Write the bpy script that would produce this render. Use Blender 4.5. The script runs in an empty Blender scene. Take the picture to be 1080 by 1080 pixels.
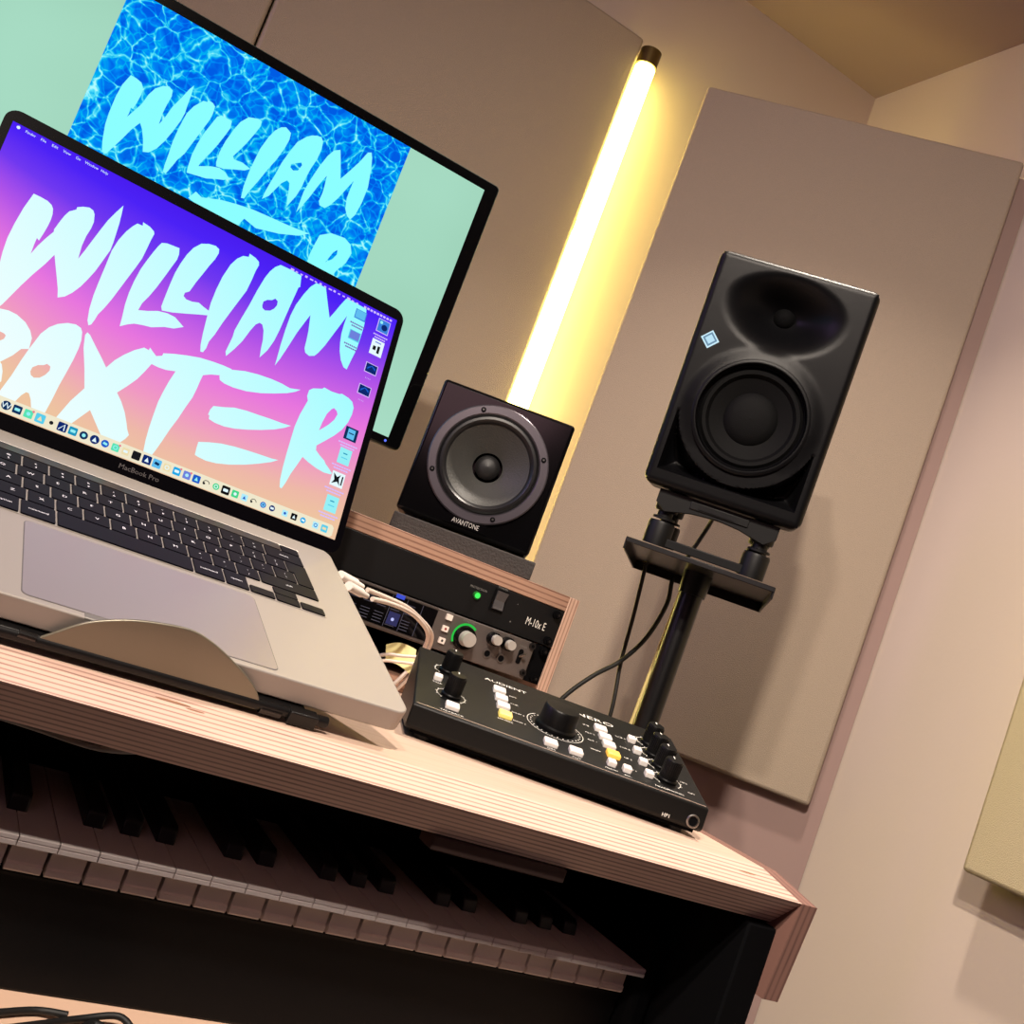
import bpy, bmesh, math, random
from mathutils import Matrix, Vector, geometry
random.seed(7)
C = bpy.context.scene.collection
H0 = 1.0            # height of the lens above the floor
def V(*a): return Vector(a)
def lin(c):
    c = c/255.0
    return c/12.92 if c <= 0.04045 else ((c+0.055)/1.055)**2.4
def rgb(r, g, b): return (lin(r), lin(g), lin(b), 1.0)
# ------------------------------------------------------------------ materials
MATS = {}
def mat(name, col, rough=.5, metal=0.0, bump=0.0, bscale=200, var=0.0, vscale=20, spec=.5, coat=0.0, emit=None, estr=0.0):
    if name in MATS: return MATS[name]
    m = bpy.data.materials.new(name); m.use_nodes = True
    nt = m.node_tree; b = nt.nodes['Principled BSDF']
    b.inputs['Base Color'].default_value = col
    b.inputs['Roughness'].default_value = rough
    b.inputs['Metallic'].default_value = metal
    b.inputs['Specular IOR Level'].default_value = spec
    b.inputs['Coat Weight'].default_value = coat
    tc = nt.nodes.new('ShaderNodeTexCoord')
    if var > 0:
        n = nt.nodes.new('ShaderNodeTexNoise'); n.inputs['Scale'].default_value = vscale; n.inputs['Detail'].default_value = 4
        nt.links.new(tc.outputs['Object'], n.inputs['Vector'])
        mx = nt.nodes.new('ShaderNodeMix'); mx.data_type = 'RGBA'
        mx.inputs[6].default_value = tuple(c*(1-var) for c in col[:3])+(1,)
        mx.inputs[7].default_value = tuple(min(1, c*(1+var)) for c in col[:3])+(1,)
        nt.links.new(n.outputs['Fac'], mx.inputs[0]); nt.links.new(mx.outputs[2], b.inputs['Base Color'])
    if bump > 0:
        n = nt.nodes.new('ShaderNodeTexNoise'); n.inputs['Scale'].default_value = bscale; n.inputs['Detail'].default_value = 3
        nt.links.new(tc.outputs['Object'], n.inputs['Vector'])
        bp = nt.nodes.new('ShaderNodeBump'); bp.inputs['Strength'].default_value = bump; bp.inputs['Distance'].default_value = .002
        nt.links.new(n.outputs['Fac'], bp.inputs['Height']); nt.links.new(bp.outputs[0], b.inputs['Normal'])
    if emit:
        b.inputs['Emission Color'].default_value = emit; b.inputs['Emission Strength'].default_value = estr
    MATS[name] = m
    return m
def emis(name, col, s=1.0):
    if name in MATS: return MATS[name]
    m = bpy.data.materials.new(name); m.use_nodes = True; nt = m.node_tree; nt.nodes.clear()
    e = nt.nodes.new('ShaderNodeEmission'); o = nt.nodes.new('ShaderNodeOutputMaterial')
    e.inputs[0].default_value = col; e.inputs[1].default_value = s
    nt.links.new(e.outputs[0], o.inputs[0]); MATS[name] = m
    return m
def ramp(nt, stops):
    r = nt.nodes.new('ShaderNodeValToRGB'); el = r.color_ramp.elements
    el[0].position, el[0].color = stops[0]; el[1].position, el[1].color = stops[-1]
    for p, c in stops[1:-1]:
        e = el.new(p); e.color = c
    return r
def math_n(nt, op, a, b=None, c=None):
    n = nt.nodes.new('ShaderNodeMath'); n.operation = op
    for i, v in enumerate((a, b, c)):
        if v is None: continue
        if isinstance(v, (int, float)): n.inputs[i].default_value = v
        else: nt.links.new(v, n.inputs[i])
    return n.outputs[0]
def ply(name, axis, period, light, dark, rough=.55, grain=True):
    """plywood edge: thin laminations stacked along one object axis"""
    m = bpy.data.materials.new(name); m.use_nodes = True; nt = m.node_tree; b = nt.nodes['Principled BSDF']
    tc = nt.nodes.new('ShaderNodeTexCoord'); sp = nt.nodes.new('ShaderNodeSeparateXYZ')
    nt.links.new(tc.outputs['Object'], sp.inputs[0])
    nz = nt.nodes.new('ShaderNodeTexNoise'); nz.inputs['Scale'].default_value = 14; nz.inputs['Detail'].default_value = 5
    mp = nt.nodes.new('ShaderNodeMapping'); mp.inputs['Scale'].default_value = (1.5, 12, 12) if axis != 'X' else (12, 12, 1.5)
    nt.links.new(tc.outputs['Object'], mp.inputs[0]); nt.links.new(mp.outputs[0], nz.inputs['Vector'])
    a = math_n(nt, 'MULTIPLY', sp.outputs[axis], 2*math.pi/period)
    s = math_n(nt, 'SINE', math_n(nt, 'ADD', a, math_n(nt, 'MULTIPLY', nz.outputs['Fac'], .9)))
    f = math_n(nt, 'MULTIPLY_ADD', s, .5, .5)
    f2 = math_n(nt, 'ADD', math_n(nt, 'MULTIPLY', f, .75), math_n(nt, 'MULTIPLY', nz.outputs['Fac'], .35))
    r = ramp(nt, [(0.12, dark), (.45, light), (1, tuple(min(1, c*1.06) for c in light[:3])+(1,))])
    nt.links.new(f2, r.inputs[0]); nt.links.new(r.outputs[0], b.inputs['Base Color'])
    b.inputs['Roughness'].default_value = rough
    MATS[name] = m
    return m
# ------------------------------------------------------------------ mesh builder
class MB:
    def __init__(s): s.v = []; s.f = []; s.m = []; s.T = Matrix.Identity(4)
    def add(s, vs, fs, mi=0):
        o = len(s.v); s.v += [s.T @ Vector(v) for v in vs]; s.f += [tuple(i+o for i in f) for f in fs]; s.m += [mi]*len(fs); return s
    def box(s, x0, x1, y0, y1, z0, z1, mi=0):
        v = [(x0,y0,z0),(x1,y0,z0),(x1,y1,z0),(x0,y1,z0),(x0,y0,z1),(x1,y0,z1),(x1,y1,z1),(x0,y1,z1)]
        return s.add(v, [(0,3,2,1),(4,5,6,7),(0,1,5,4),(1,2,6,5),(2,3,7,6),(3,0,4,7)], mi)
    def prism(s, poly, a0, a1, axis='z', mi=0, cap=True):
        """extrude a 2-D outline; axis x: poly=(y,z); y: poly=(x,z); z: poly=(x,y)"""
        n = len(poly)
        def P(p, t): return {'x': (t, p[0], p[1]), 'y': (p[0], t, p[1]), 'z': (p[0], p[1], t)}[axis]
        vs = [P(p, a0) for p in poly]+[P(p, a1) for p in poly]
        fs = [(i, (i+1) % n, n+(i+1) % n, n+i) for i in range(n)]
        if cap: fs += [tuple(range(n))[::-1], tuple(range(n, 2*n))]
        return s.add(vs, fs, mi)
    def cyl(s, p0, p1, r0, r1=None, n=24, mi=0, caps=True):
        r1 = r0 if r1 is None else r1; p0 = Vector(p0); p1 = Vector(p1); d = (p1-p0).normalized()
        a = d.orthogonal().normalized(); b = d.cross(a)
        vs = [p0+(a*math.cos(t)+b*math.sin(t))*r0 for t in [2*math.pi*i/n for i in range(n)]]
        vs += [p1+(a*math.cos(t)+b*math.sin(t))*r1 for t in [2*math.pi*i/n for i in range(n)]]
        fs = [(i, (i+1) % n, n+(i+1) % n, n+i) for i in range(n)]
        if caps: fs += [tuple(range(n))[::-1], tuple(range(n, 2*n))]
        return s.add(vs, fs, mi)
    def lathe(s, prof, c=(0,0,0), ax=(0,-1,0), n=48, mi=0, sx=1, close=False):
        """prof: list of (radius, height along ax)"""
        c = Vector(c); d = Vector(ax).normalized(); a = Vector((1,0,0)) if abs(d.x) < .9 else Vector((0,1,0)); b = d.cross(a).normalized(); a = b.cross(d)
        vs = []; k = len(prof)
        for r, h in prof:
            for i in range(n):
                t = 2*math.pi*i/n; vs.append(c+(a*math.cos(t)*sx+b*math.sin(t))*r+d*h)
        fs = []
        for j in range(k-1):
            for i in range(n): fs.append((j*n+i, j*n+(i+1) % n, (j+1)*n+(i+1) % n, (j+1)*n+i))
        if close: fs += [tuple(range(n))[::-1], tuple((k-1)*n+i for i in range(n))]
        return s.add(vs, fs, mi)
    def tube(s, pts, r, n=10, mi=0, sub=6, flat=1.0):
        P = [Vector(p) for p in pts]
        Q = []
        for i in range(len(P)-1):
            a = P[max(i-1, 0)]; b = P[i]; c = P[i+1]; d = P[min(i+2, len(P)-1)]
            for k in range(sub):
                t = k/sub
                Q.append(.5*((2*b)+(c-a)*t+(2*a-5*b+4*c-d)*t*t+(3*b-a-3*c+d)*t**3))
        Q.append(P[-1]); up = None; vs = []
        for i, q in enumerate(Q):
            d = (Q[min(i+1, len(Q)-1)]-Q[max(i-1, 0)]).normalized()
            if up is None: up = d.orthogonal().normalized()
            up = (up-d*up.dot(d)).normalized(); b = d.cross(up)
            for k in range(n):
                t = 2*math.pi*k/n; vs.append(q+(up*math.cos(t)*flat+b*math.sin(t))*r)
        m = len(Q)
        fs = [(i*n+k, i*n+(k+1) % n, (i+1)*n+(k+1) % n, (i+1)*n+k) for i in range(m-1) for k in range(n)]
        fs += [tuple(range(n))[::-1], tuple((m-1)*n+k for k in range(n))]
        return s.add(vs, fs, mi)
    def flat(s, outer, hole, fn, mi=0):
        """fill a 2-D outline (with one optional hole) laid on a surface by fn(x,y)"""
        loops = [[Vector((x, y, 0)) for x, y in outer]]
        if hole: loops.append([Vector((x, y, 0)) for x, y in hole])
        tri = geometry.tessellate_polygon(loops); allp = [p for l in loops for p in l]
        return s.add([fn(p.x, p.y) for p in allp], [tuple(t) for t in tri], mi)
    def disc(s, cx, cy, r, fn, mi=0, n=20, r2=None, a0=0, a1=360):
        A = [math.radians(a0+(a1-a0)*i/n) for i in range(n+1)]
        if r2 is None:
            return s.flat([(cx+r*math.cos(t), cy+r*math.sin(t)) for t in A[:-1]], None, fn, mi)
        vs = [fn(cx+r*math.cos(t), cy+r*math.sin(t)) for t in A]+[fn(cx+r2*math.cos(t), cy+r2*math.sin(t)) for t in A]
        return s.add(vs, [(i, i+1, n+2+i, n+1+i) for i in range(n)], mi)
    def text(s, txt, size, x, y, fn, mi=0, sx=1.0, align='LEFT', rot=0):
        cu = bpy.data.curves.new('t', 'FONT'); cu.body = txt; cu.size = size; cu.align_x = align; cu.resolution_u = 2
        ob = bpy.data.objects.new('t', cu); C.objects.link(ob); dg = bpy.context.evaluated_depsgraph_get()
        me = bpy.data.meshes.new_from_object(ob.evaluated_get(dg)); cr, sr = math.cos(rot), math.sin(rot)
        vs = [fn(x+(v.co.x*sx*cr-v.co.y*sr), y+(v.co.x*sx*sr+v.co.y*cr)) for v in me.vertices]; fs = [tuple(p.vertices) for p in me.polygons]
        bpy.data.objects.remove(ob); bpy.data.meshes.remove(me)
        return s.add(vs, fs, mi)
def obj(name, mb, mats, parent=None, loc=None, bevel=0, seg=2, smooth=False, M=None):
    me = bpy.data.meshes.new(name); me.from_pydata([tuple(v) for v in mb.v], [], mb.f)
    if not isinstance(mats, (list, tuple)): mats = [mats]
    for m in mats: me.materials.append(m)
    for p, i in zip(me.polygons, mb.m): p.material_index = min(i, len(mats)-1)
    bm = bmesh.new(); bm.from_mesh(me); bmesh.ops.recalc_face_normals(bm, faces=bm.faces)
    bm.to_mesh(me); bm.free(); me.update()
    o = bpy.data.objects.new(name, me); C.objects.link(o)
    if parent: o.parent = parent
    if loc is not None: o.location = loc
    if M is not None: o.matrix_local = M
    if bevel:
        b = o.modifiers.new('bevel', 'BEVEL'); b.width = bevel; b.segments = seg; b.limit_method = 'ANGLE'; b.angle_limit = math.radians(40)
        b.harden_normals = False
    if smooth or bevel:
        me.polygons.foreach_set('use_smooth', [True]*len(me.polygons))
        try: me.set_sharp_from_angle(angle=math.radians(38))
        except Exception: pass
    return o
def tag(o, label=None, cat=None, group=None, kind=None):
    if label: o['label'] = label
    if cat: o['category'] = cat
    if group: o['group'] = group
    if kind: o['kind'] = kind
    return o
def thing(name, loc, label, cat, group=None, M=None):
    o = bpy.data.objects.new(name, None); C.objects.link(o); o.empty_display_size = .05
    if M is not None: o.matrix_world = M
    else: o.location = loc
    return tag(o, label, cat, group)
def frame(origin, X, Y, Z):
    return Matrix(((X[0], Y[0], Z[0], origin[0]), (X[1], Y[1], Z[1], origin[1]), (X[2], Y[2], Z[2], origin[2]), (0, 0, 0, 1)))
def yawM(loc, deg, tilt=0):
    return Matrix.Translation(loc) @ Matrix.Rotation(math.radians(deg), 4, 'Z') @ Matrix.Rotation(math.radians(tilt), 4, 'X')
# ------------------------------------------------------------------ shared materials
black_plastic = mat('black_plastic', rgb(8,8,10), .5, bump=.05, bscale=900, spec=.15)
satin_black = mat('satin_black', rgb(20,19,21), .4, bump=.08, bscale=1200, spec=.35)
gloss_black = mat('gloss_black', rgb(6,6,7), .12, spec=.3)
matte_black = mat('matte_black', rgb(5,5,7), .85, spec=.08)
rubber = mat('rubber', rgb(12,12,13), .6, bump=.1, bscale=400)
steel = mat('steel', rgb(175,172,168), .3, metal=1)
dark_steel = mat('dark_steel', rgb(70,68,68), .35, metal=1)
white_print = mat('white_print', rgb(225,222,215), .6)
grey_print = mat('grey_print', rgb(120,118,115), .6)
white_rubber = mat('white_rubber', rgb(226,216,208), .45)
paint = mat('wall_paint', rgb(206,190,176), .6, bump=.06, bscale=120, var=.02, vscale=3)
ceil_paint = mat('ceiling_paint', rgb(172,152,158), .8, var=.02, vscale=3)
fabric = mat('acoustic_fabric', rgb(201,184,160), .92, bump=.5, bscale=700, var=.04, vscale=220)
fabric_grey = mat('acoustic_fabric_taupe', rgb(166,150,132), .92, bump=.5, bscale=700, var=.04, vscale=220)
board_paint = mat('board_paint', rgb(156,130,124), .8, var=.02, vscale=4)
ply_chamfer = ply('plywood_chamfer', 'Z', .00128, rgb(214,180,164), rgb(150,112,102))
ply_under = ply('plywood_undercut', 'Z', .0034, rgb(238,212,202), rgb(160,130,122))
ply_edge = ply('plywood_edge', 'Z', .0045, rgb(204,172,150), rgb(145,108,92))
ply_side = ply('plywood_edge_upright', 'X', .0045, rgb(220,180,155), rgb(165,118,98))
def wood_face():
    m = bpy.data.materials.new('birch_face'); m.use_nodes = True; nt = m.node_tree; b = nt.nodes['Principled BSDF']
    tc = nt.nodes.new('ShaderNodeTexCoord'); mp = nt.nodes.new('ShaderNodeMapping'); mp.inputs['Scale'].default_value = (2, 30, 30)
    n = nt.nodes.new('ShaderNodeTexNoise'); n.inputs['Scale'].default_value = 4; n.inputs['Detail'].default_value = 6; n.inputs['Distortion'].default_value = .6
    nt.links.new(tc.outputs['Object'], mp.inputs[0]); nt.links.new(mp.outputs[0], n.inputs['Vector'])
    r = ramp(nt, [(.3, rgb(196,166,146)), (.55, rgb(208,180,162)), (.75, rgb(200,170,152))]); nt.links.new(n.outputs['Fac'], r.inputs[0])
    nt.links.new(r.outputs[0], b.inputs['Base Color']); b.inputs['Roughness'].default_value = .5
    return m
birch = wood_face()
# ------------------------------------------------------------------ the room (x along the front wall, y towards it, lens over the origin)
U0, U1, N0, N1, CEIL = -1.9, 1.274, -2.2, 1.732, 1.2725
def struct(name, mb, m, **k): return tag(obj(name, mb, m, **k), kind='structure')
struct('floor', MB().box(U0-.1, U1+.1, N0-.1, N1+.1, -.05, 0), mat('floor_carpet', rgb(48,42,42), .95, bump=.4, bscale=300, var=.1, vscale=90))
struct('ceiling', MB().box(U0-.1, U1+.1, N0-.1, N1+.1, H0+CEIL, H0+CEIL+.05), ceil_paint)
struct('wall_front', MB().box(U0-.1, U1+.1, N1, N1+.1, 0, H0+CEIL), paint)
struct('wall_right', MB().box(U1, U1+.1, N0, N1, 0, H0+CEIL), paint)
dim_paint = mat('wall_paint_low_bounce', rgb(78,64,62), .8, var=.03, vscale=3)  # dark tone on unseen walls, as on the floor, to cut bounce light
struct('wall_left', MB().box(U0-.1, U0, N0, N1, 0, H0+CEIL), dim_paint)
struct('wall_back', MB().box(U0-.1, U1+.1, N0-.1, N0, 0, H0+CEIL), dim_paint)
# acoustic panels on the front wall
def panel(name, M, w, h, t, label, m, group=None):
    r = thing(name, None, label, 'acoustic panel', group or 'fabric acoustic panels on the walls', M=M)
    obj('fabric_cover', MB().box(0, w, 0, t, 0, h), m, r, bevel=.006, seg=3)
    obj('backing_board', MB().box(.02, w-.02, t, t+.008, .02, h-.02), matte_black, r)
    return r
panel('acoustic_panel', Matrix.Translation((.1265, 1.68, H0-.146)), .594, 1.2, .044, 'tall taupe fabric acoustic panel on the front wall, left of the glowing light tube', fabric_grey)
panel('acoustic_panel', Matrix.Translation((-.4765, 1.68, H0-.146)), .6, 1.2, .044, 'tall fabric acoustic panel on the front wall behind the wide monitor', fabric_grey)
# diagonal corner board with its padded panel
AD = math.radians(-38.5); D = Vector((math.cos(AD), math.sin(AD), 0)); Nn = Vector((-D.y, D.x, 0))
P0 = Vector((.8297, 1.6002, H0)); k = .985
r = thing('corner_board', None, 'plain mauve-shaded upright board set across the room corner, showing below the speaker panel', 'board', M=frame(P0-V(0, 0, 1.0), D, Nn, V(0, 0, 1)))
obj('board_face', MB().prism([(.02,0),(.5655,0),(.5505,.018),(.02,.018)], 0, 1.97, 'z'), board_paint, r)
obj('side_batten', MB().box(.04, .08, .018, .06, 0, 1.95), board_paint, r)
Pp = Vector((P0.x*k, P0.y*k, H0-.1035*k))
panel('acoustic_panel', frame(Pp, D, Nn, V(0, 0, 1)), .542*k, 1.104*k, .014, 'tall padded acoustic panel set diagonally across the corner behind the tall speaker', fabric_grey)
panel('acoustic_panel', frame(V(1.214, .946, H0-.092), V(0, -1, 0), V(1, 0, 0), V(0, 0, 1)), .594, 1.2, .05, 'cream fabric acoustic panel on the right wall, cut by the right edge of the photo', mat('acoustic_fabric_cream', rgb(184,170,138), .92, bump=.5, bscale=700, var=.04, vscale=220))
# light tube
t = thing('tube_light', (.745, 1.69, H0-.25), 'glowing warm yellow tube light standing upright between two wall panels', 'light')
obj('glass_tube', MB().lathe([(.0001,0),(.016,0),(.0185,.004),(.0185,1.262),(.016,1.266),(.0001,1.266)], ax=(0,0,1), n=32), emis('tube_glow', (1.0,.81,.19,1), 22), t, smooth=True)
obj('end_cap', MB().lathe([(.0001,1.266),(.0195,1.266),(.0195,1.296),(.0001,1.296)], ax=(0,0,1), n=32), mat('brass_cap', rgb(110,92,55), .35, metal=.8), t, smooth=True)
obj('end_cap', MB().lathe([(.0001,-.03),(.0195,-.03),(.0195,0),(.0001,0)], ax=(0,0,1), n=32), MATS['brass_cap'], t, smooth=True)
for z_ in (.3, .95): obj('wall_clip', MB().box(-.006, .006, .018, .042, z_, z_+.02), dark_steel, t)
LAP_LETTERS=[([(-3198,1896),(-3144,1897),(-3093,1893),(-3056,1877),(-3037,1852),(-3026,1808),(-3023,1760),(-3026,1704),(-3034,1635),(-3045,1565),(-3064,1577),(-3065,1518),(-3063,1438),(-3040,1521),(-3006,1610),(-2974,1684),(-2978,1702),(-2963,1776),(-2946,1845),(-2927,1894),(-2885,1935),(-2887,1955),(-2849,1982),(-2804,2000),(-2772,1992),(-2753,1966),(-2738,1904),(-2740,1843),(-2752,1770),(-2756,1678),(-2747,1566),(-2726,1647),(-2701,1756),(-2675,1867),(-2648,1974),(-2615,2066),(-2582,2147),(-2573,2084),(-2563,1992),(-2558,1897),(-2554,1814),(-2555,1747),(-2570,1678),(-2586,1604),(-2603,1529),(-2628,1451),(-2660,1364),(-2697,1292),(-2738,1236),(-2782,1205),(-2801,1267),(-2838,1352),(-2880,1445),(-2910,1513),(-2947,1409),(-2996,1296),(-3042,1175),(-3080,1065),(-3111,976),(-3142,916),(-3211,1087),(-3231,1279),(-3241,1364),(-3247,1475),(-3240,1606),(-3224,1756)],None),([(-2438,2062),(-2395,2065),(-2402,2095),(-2341,2086),(-2301,2065),(-2292,2045),(-2299,1991),(-2305,1908),(-2314,1804),(-2336,1707),(-2364,1596),(-2391,1486),(-2418,1377),(-2448,1279),(-2473,1214),(-2481,1163),(-2492,1117),(-2509,1099),(-2528,1134),(-2545,1229),(-2552,1343),(-2551,1461),(-2547,1606),(-2544,1752),(-2526,1858),(-2495,1956),(-2463,2023)],None),([(-2215,2005),(-2176,2022),(-2121,2028),(-2073,2033),(-2060,1980),(-2061,1930),(-2083,1843),(-2107,1744),(-2136,1631),(-2168,1529),(-2198,1454),(-2208,1387),(-2141,1413),(-2066,1451),(-1993,1467),(-1926,1465),(-1872,1437),(-1837,1418),(-1906,1370),(-1977,1349),(-2071,1300),(-2142,1285),(-2201,1268),(-2245,1240),(-2295,1198),(-2302,1282),(-2314,1383),(-2317,1488),(-2311,1599),(-2296,1717),(-2274,1814),(-2249,1907),(-2233,1960)],None),([(-1923,2159),(-1863,2190),(-1808,2201),(-1774,2188),(-1766,2153),(-1778,2090),(-1805,2011),(-1833,1915),(-1861,1824),(-1886,1724),(-1917,1696),(-1918,1665),(-1890,1648),(-1839,1652),(-1788,1670),(-1736,1653),(-1689,1642),(-1690,1600),(-1757,1574),(-1857,1532),(-1957,1492),(-2038,1469),(-2053,1498),(-2052,1577),(-2048,1701),(-2041,1816),(-2026,1911),(-2002,2012),(-1971,2092)],None),([(-1570,2234),(-1523,2250),(-1524,2281),(-1466,2271),(-1429,2252),(-1420,2224),(-1431,2160),(-1438,2066),(-1451,1956),(-1486,1836),(-1520,1718),(-1553,1601),(-1583,1475),(-1610,1394),(-1613,1332),(-1627,1288),(-1649,1284),(-1664,1338),(-1677,1441),(-1688,1583),(-1696,1716),(-1690,1844),(-1675,1978),(-1645,2109),(-1610,2186)],None),([(-1244,2321),(-1144,2326),(-1042,2321),(-1031,2260),(-1023,2218),(-1036,2205),(-1044,2128),(-1057,2004),(-1069,1881),(-1081,1759),(-1097,1650),(-1126,1547),(-1171,1456),(-1183,1532),(-1191,1616),(-1210,1696),(-1236,1740),(-1262,1744),(-1289,1714),(-1316,1644),(-1351,1526),(-1393,1431),(-1441,1341),(-1456,1377),(-1447,1455),(-1439,1521),(-1441,1582),(-1420,1705),(-1392,1846),(-1368,1999),(-1339,2144),(-1314,2222),(-1282,2281)],[(-1287,1900),(-1287,1938),(-1259,1968),(-1221,1985),(-1198,2012),(-1171,1998),(-1167,1961),(-1182,1921),(-1209,1888),(-1252,1868),(-1278,1879)]),([(-896,2324),(-851,2327),(-799,2323),(-758,2231),(-689,2080),(-662,2146),(-625,2245),(-592,2323),(-528,2329),(-445,2326),(-382,2322),(-366,2255),(-358,2151),(-360,2042),(-364,1920),(-384,1805),(-400,1702),(-435,1708),(-478,1760),(-512,1836),(-529,1907),(-542,1993),(-543,2086),(-539,2175),(-572,2071),(-614,1945),(-655,1819),(-693,1730),(-719,1687),(-764,1664),(-806,1676),(-824,1712),(-828,1788),(-836,1875),(-861,2020),(-888,1940),(-927,1817),(-966,1657),(-1000,1526),(-1026,1448),(-1029,1538),(-1033,1650),(-1033,1791),(-1028,1936),(-1011,2048),(-973,2173),(-936,2265)],None),([(-3168,928),(-3113,941),(-3057,954),(-2995,950),(-2923,921),(-2871,875),(-2842,824),(-2834,738),(-2883,715),(-2919,645),(-2981,561),(-2964,548),(-2942,501),(-2926,427),(-2967,351)],[(-3083,768),(-3056,778),(-3025,775),(-3011,765),(-3014,736),(-3033,713),(-3058,696)]),([(-2820,795),(-2798,887),(-2760,960),(-2714,1010),(-2653,1049),(-2594,1066),(-2552,1056),(-2533,1029),(-2518,963),(-2515,898),(-2522,792),(-2536,677),(-2551,564),(-2561,442),(-2574,333),(-2583,292),(-2652,285),(-2679,333),(-2698,381),(-2725,421),(-2745,420),(-2768,384),(-2790,326),(-2800,301),(-2902,278),(-2919,327),(-2910,360),(-2878,496),(-2855,635),(-2834,738)],[(-2770,581),(-2767,617),(-2737,649),(-2701,666),(-2681,685),(-2654,676),(-2649,643),(-2667,599),(-2696,562),(-2732,546),(-2758,557)]),([(-2498,1044),(-2474,1034),(-2408,967),(-2341,902),(-2283,841),(-2243,924),(-2193,995),(-2131,1066),(-2069,1118),(-2029,1114),(-2028,1138),(-1998,1117),(-1962,1093),(-1952,1027),(-1975,1016),(-2003,938),(-2039,852),(-2087,773),(-2145,687),(-2093,633),(-2043,564),(-2004,491),(-1982,443),(-1956,404),(-1972,365),(-2000,324),(-2052,291),(-2113,298),(-2153,325),(-2285,475),(-2385,309),(-2408,268),(-2490,280),(-2490,327),(-2439,484),(-2377,619),(-2426,764),(-2485,918),(-2507,1018)],None),([(-1975,1016),(-1962,1093),(-1920,1116),(-1917,1140),(-1839,1172),(-1737,1206),(-1633,1234),(-1522,1249),(-1431,1256),(-1360,1256),(-1386,1189),(-1447,1161),(-1510,1138),(-1568,1105),(-1574,1054),(-1579,980),(-1590,892),(-1616,798),(-1644,680),(-1676,574),(-1704,459),(-1728,369),(-1744,318),(-1812,312),(-1826,419),(-1832,519),(-1833,621),(-1832,749),(-1820,847),(-1806,936),(-1782,1041),(-1855,1019),(-1919,1013)],None),([(-1359,1252),(-1252,1289),(-1138,1311),(-1019,1323),(-920,1324),(-842,1316),(-749,1343),(-788,1306),(-851,1265),(-959,1213),(-1068,1167),(-1189,1130),(-1303,1113),(-1385,1114),(-1427,1126),(-1441,1159),(-1405,1212)],None),([(-1409,897),(-1324,924),(-1241,956),(-1139,973),(-1021,982),(-915,992),(-817,997),(-736,1007),(-784,968),(-867,917),(-973,867),(-1080,824),(-1187,788),(-1275,770),(-1355,768),(-1411,779),(-1417,810),(-1429,810),(-1425,859)],None),([(-1433,566),(-1347,598),(-1252,626),(-1141,645),(-1027,657),(-910,666),(-814,672),(-754,682),(-805,643),(-908,586),(-1012,535),(-1137,485),(-1243,454),(-1330,442),(-1400,448),(-1427,454),(-1432,510)],None),([(-674,1374),(-645,1404),(-564,1437),(-550,1456),(-477,1450),(-400,1459),(-377,1472),(-307,1462),(-264,1443),(-236,1397),(-234,1333),(-249,1249),(-284,1164),(-338,1084),(-406,1005),(-468,935),(-460,895),(-414,864),(-361,837),(-341,814),(-300,787),(-263,758),(-267,744),(-336,735),(-417,746),(-500,768),(-558,791),(-583,710),(-615,612),(-636,519),(-655,461),(-675,468),(-690,534),(-698,639),(-702,771),(-703,893),(-703,1016),(-690,1134),(-658,1280),(-676,1316)],[(-485,1072),(-477,1151),(-459,1241),(-430,1298),(-410,1318),(-378,1302),(-364,1276),(-379,1218),(-414,1159),(-451,1112)])]
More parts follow.
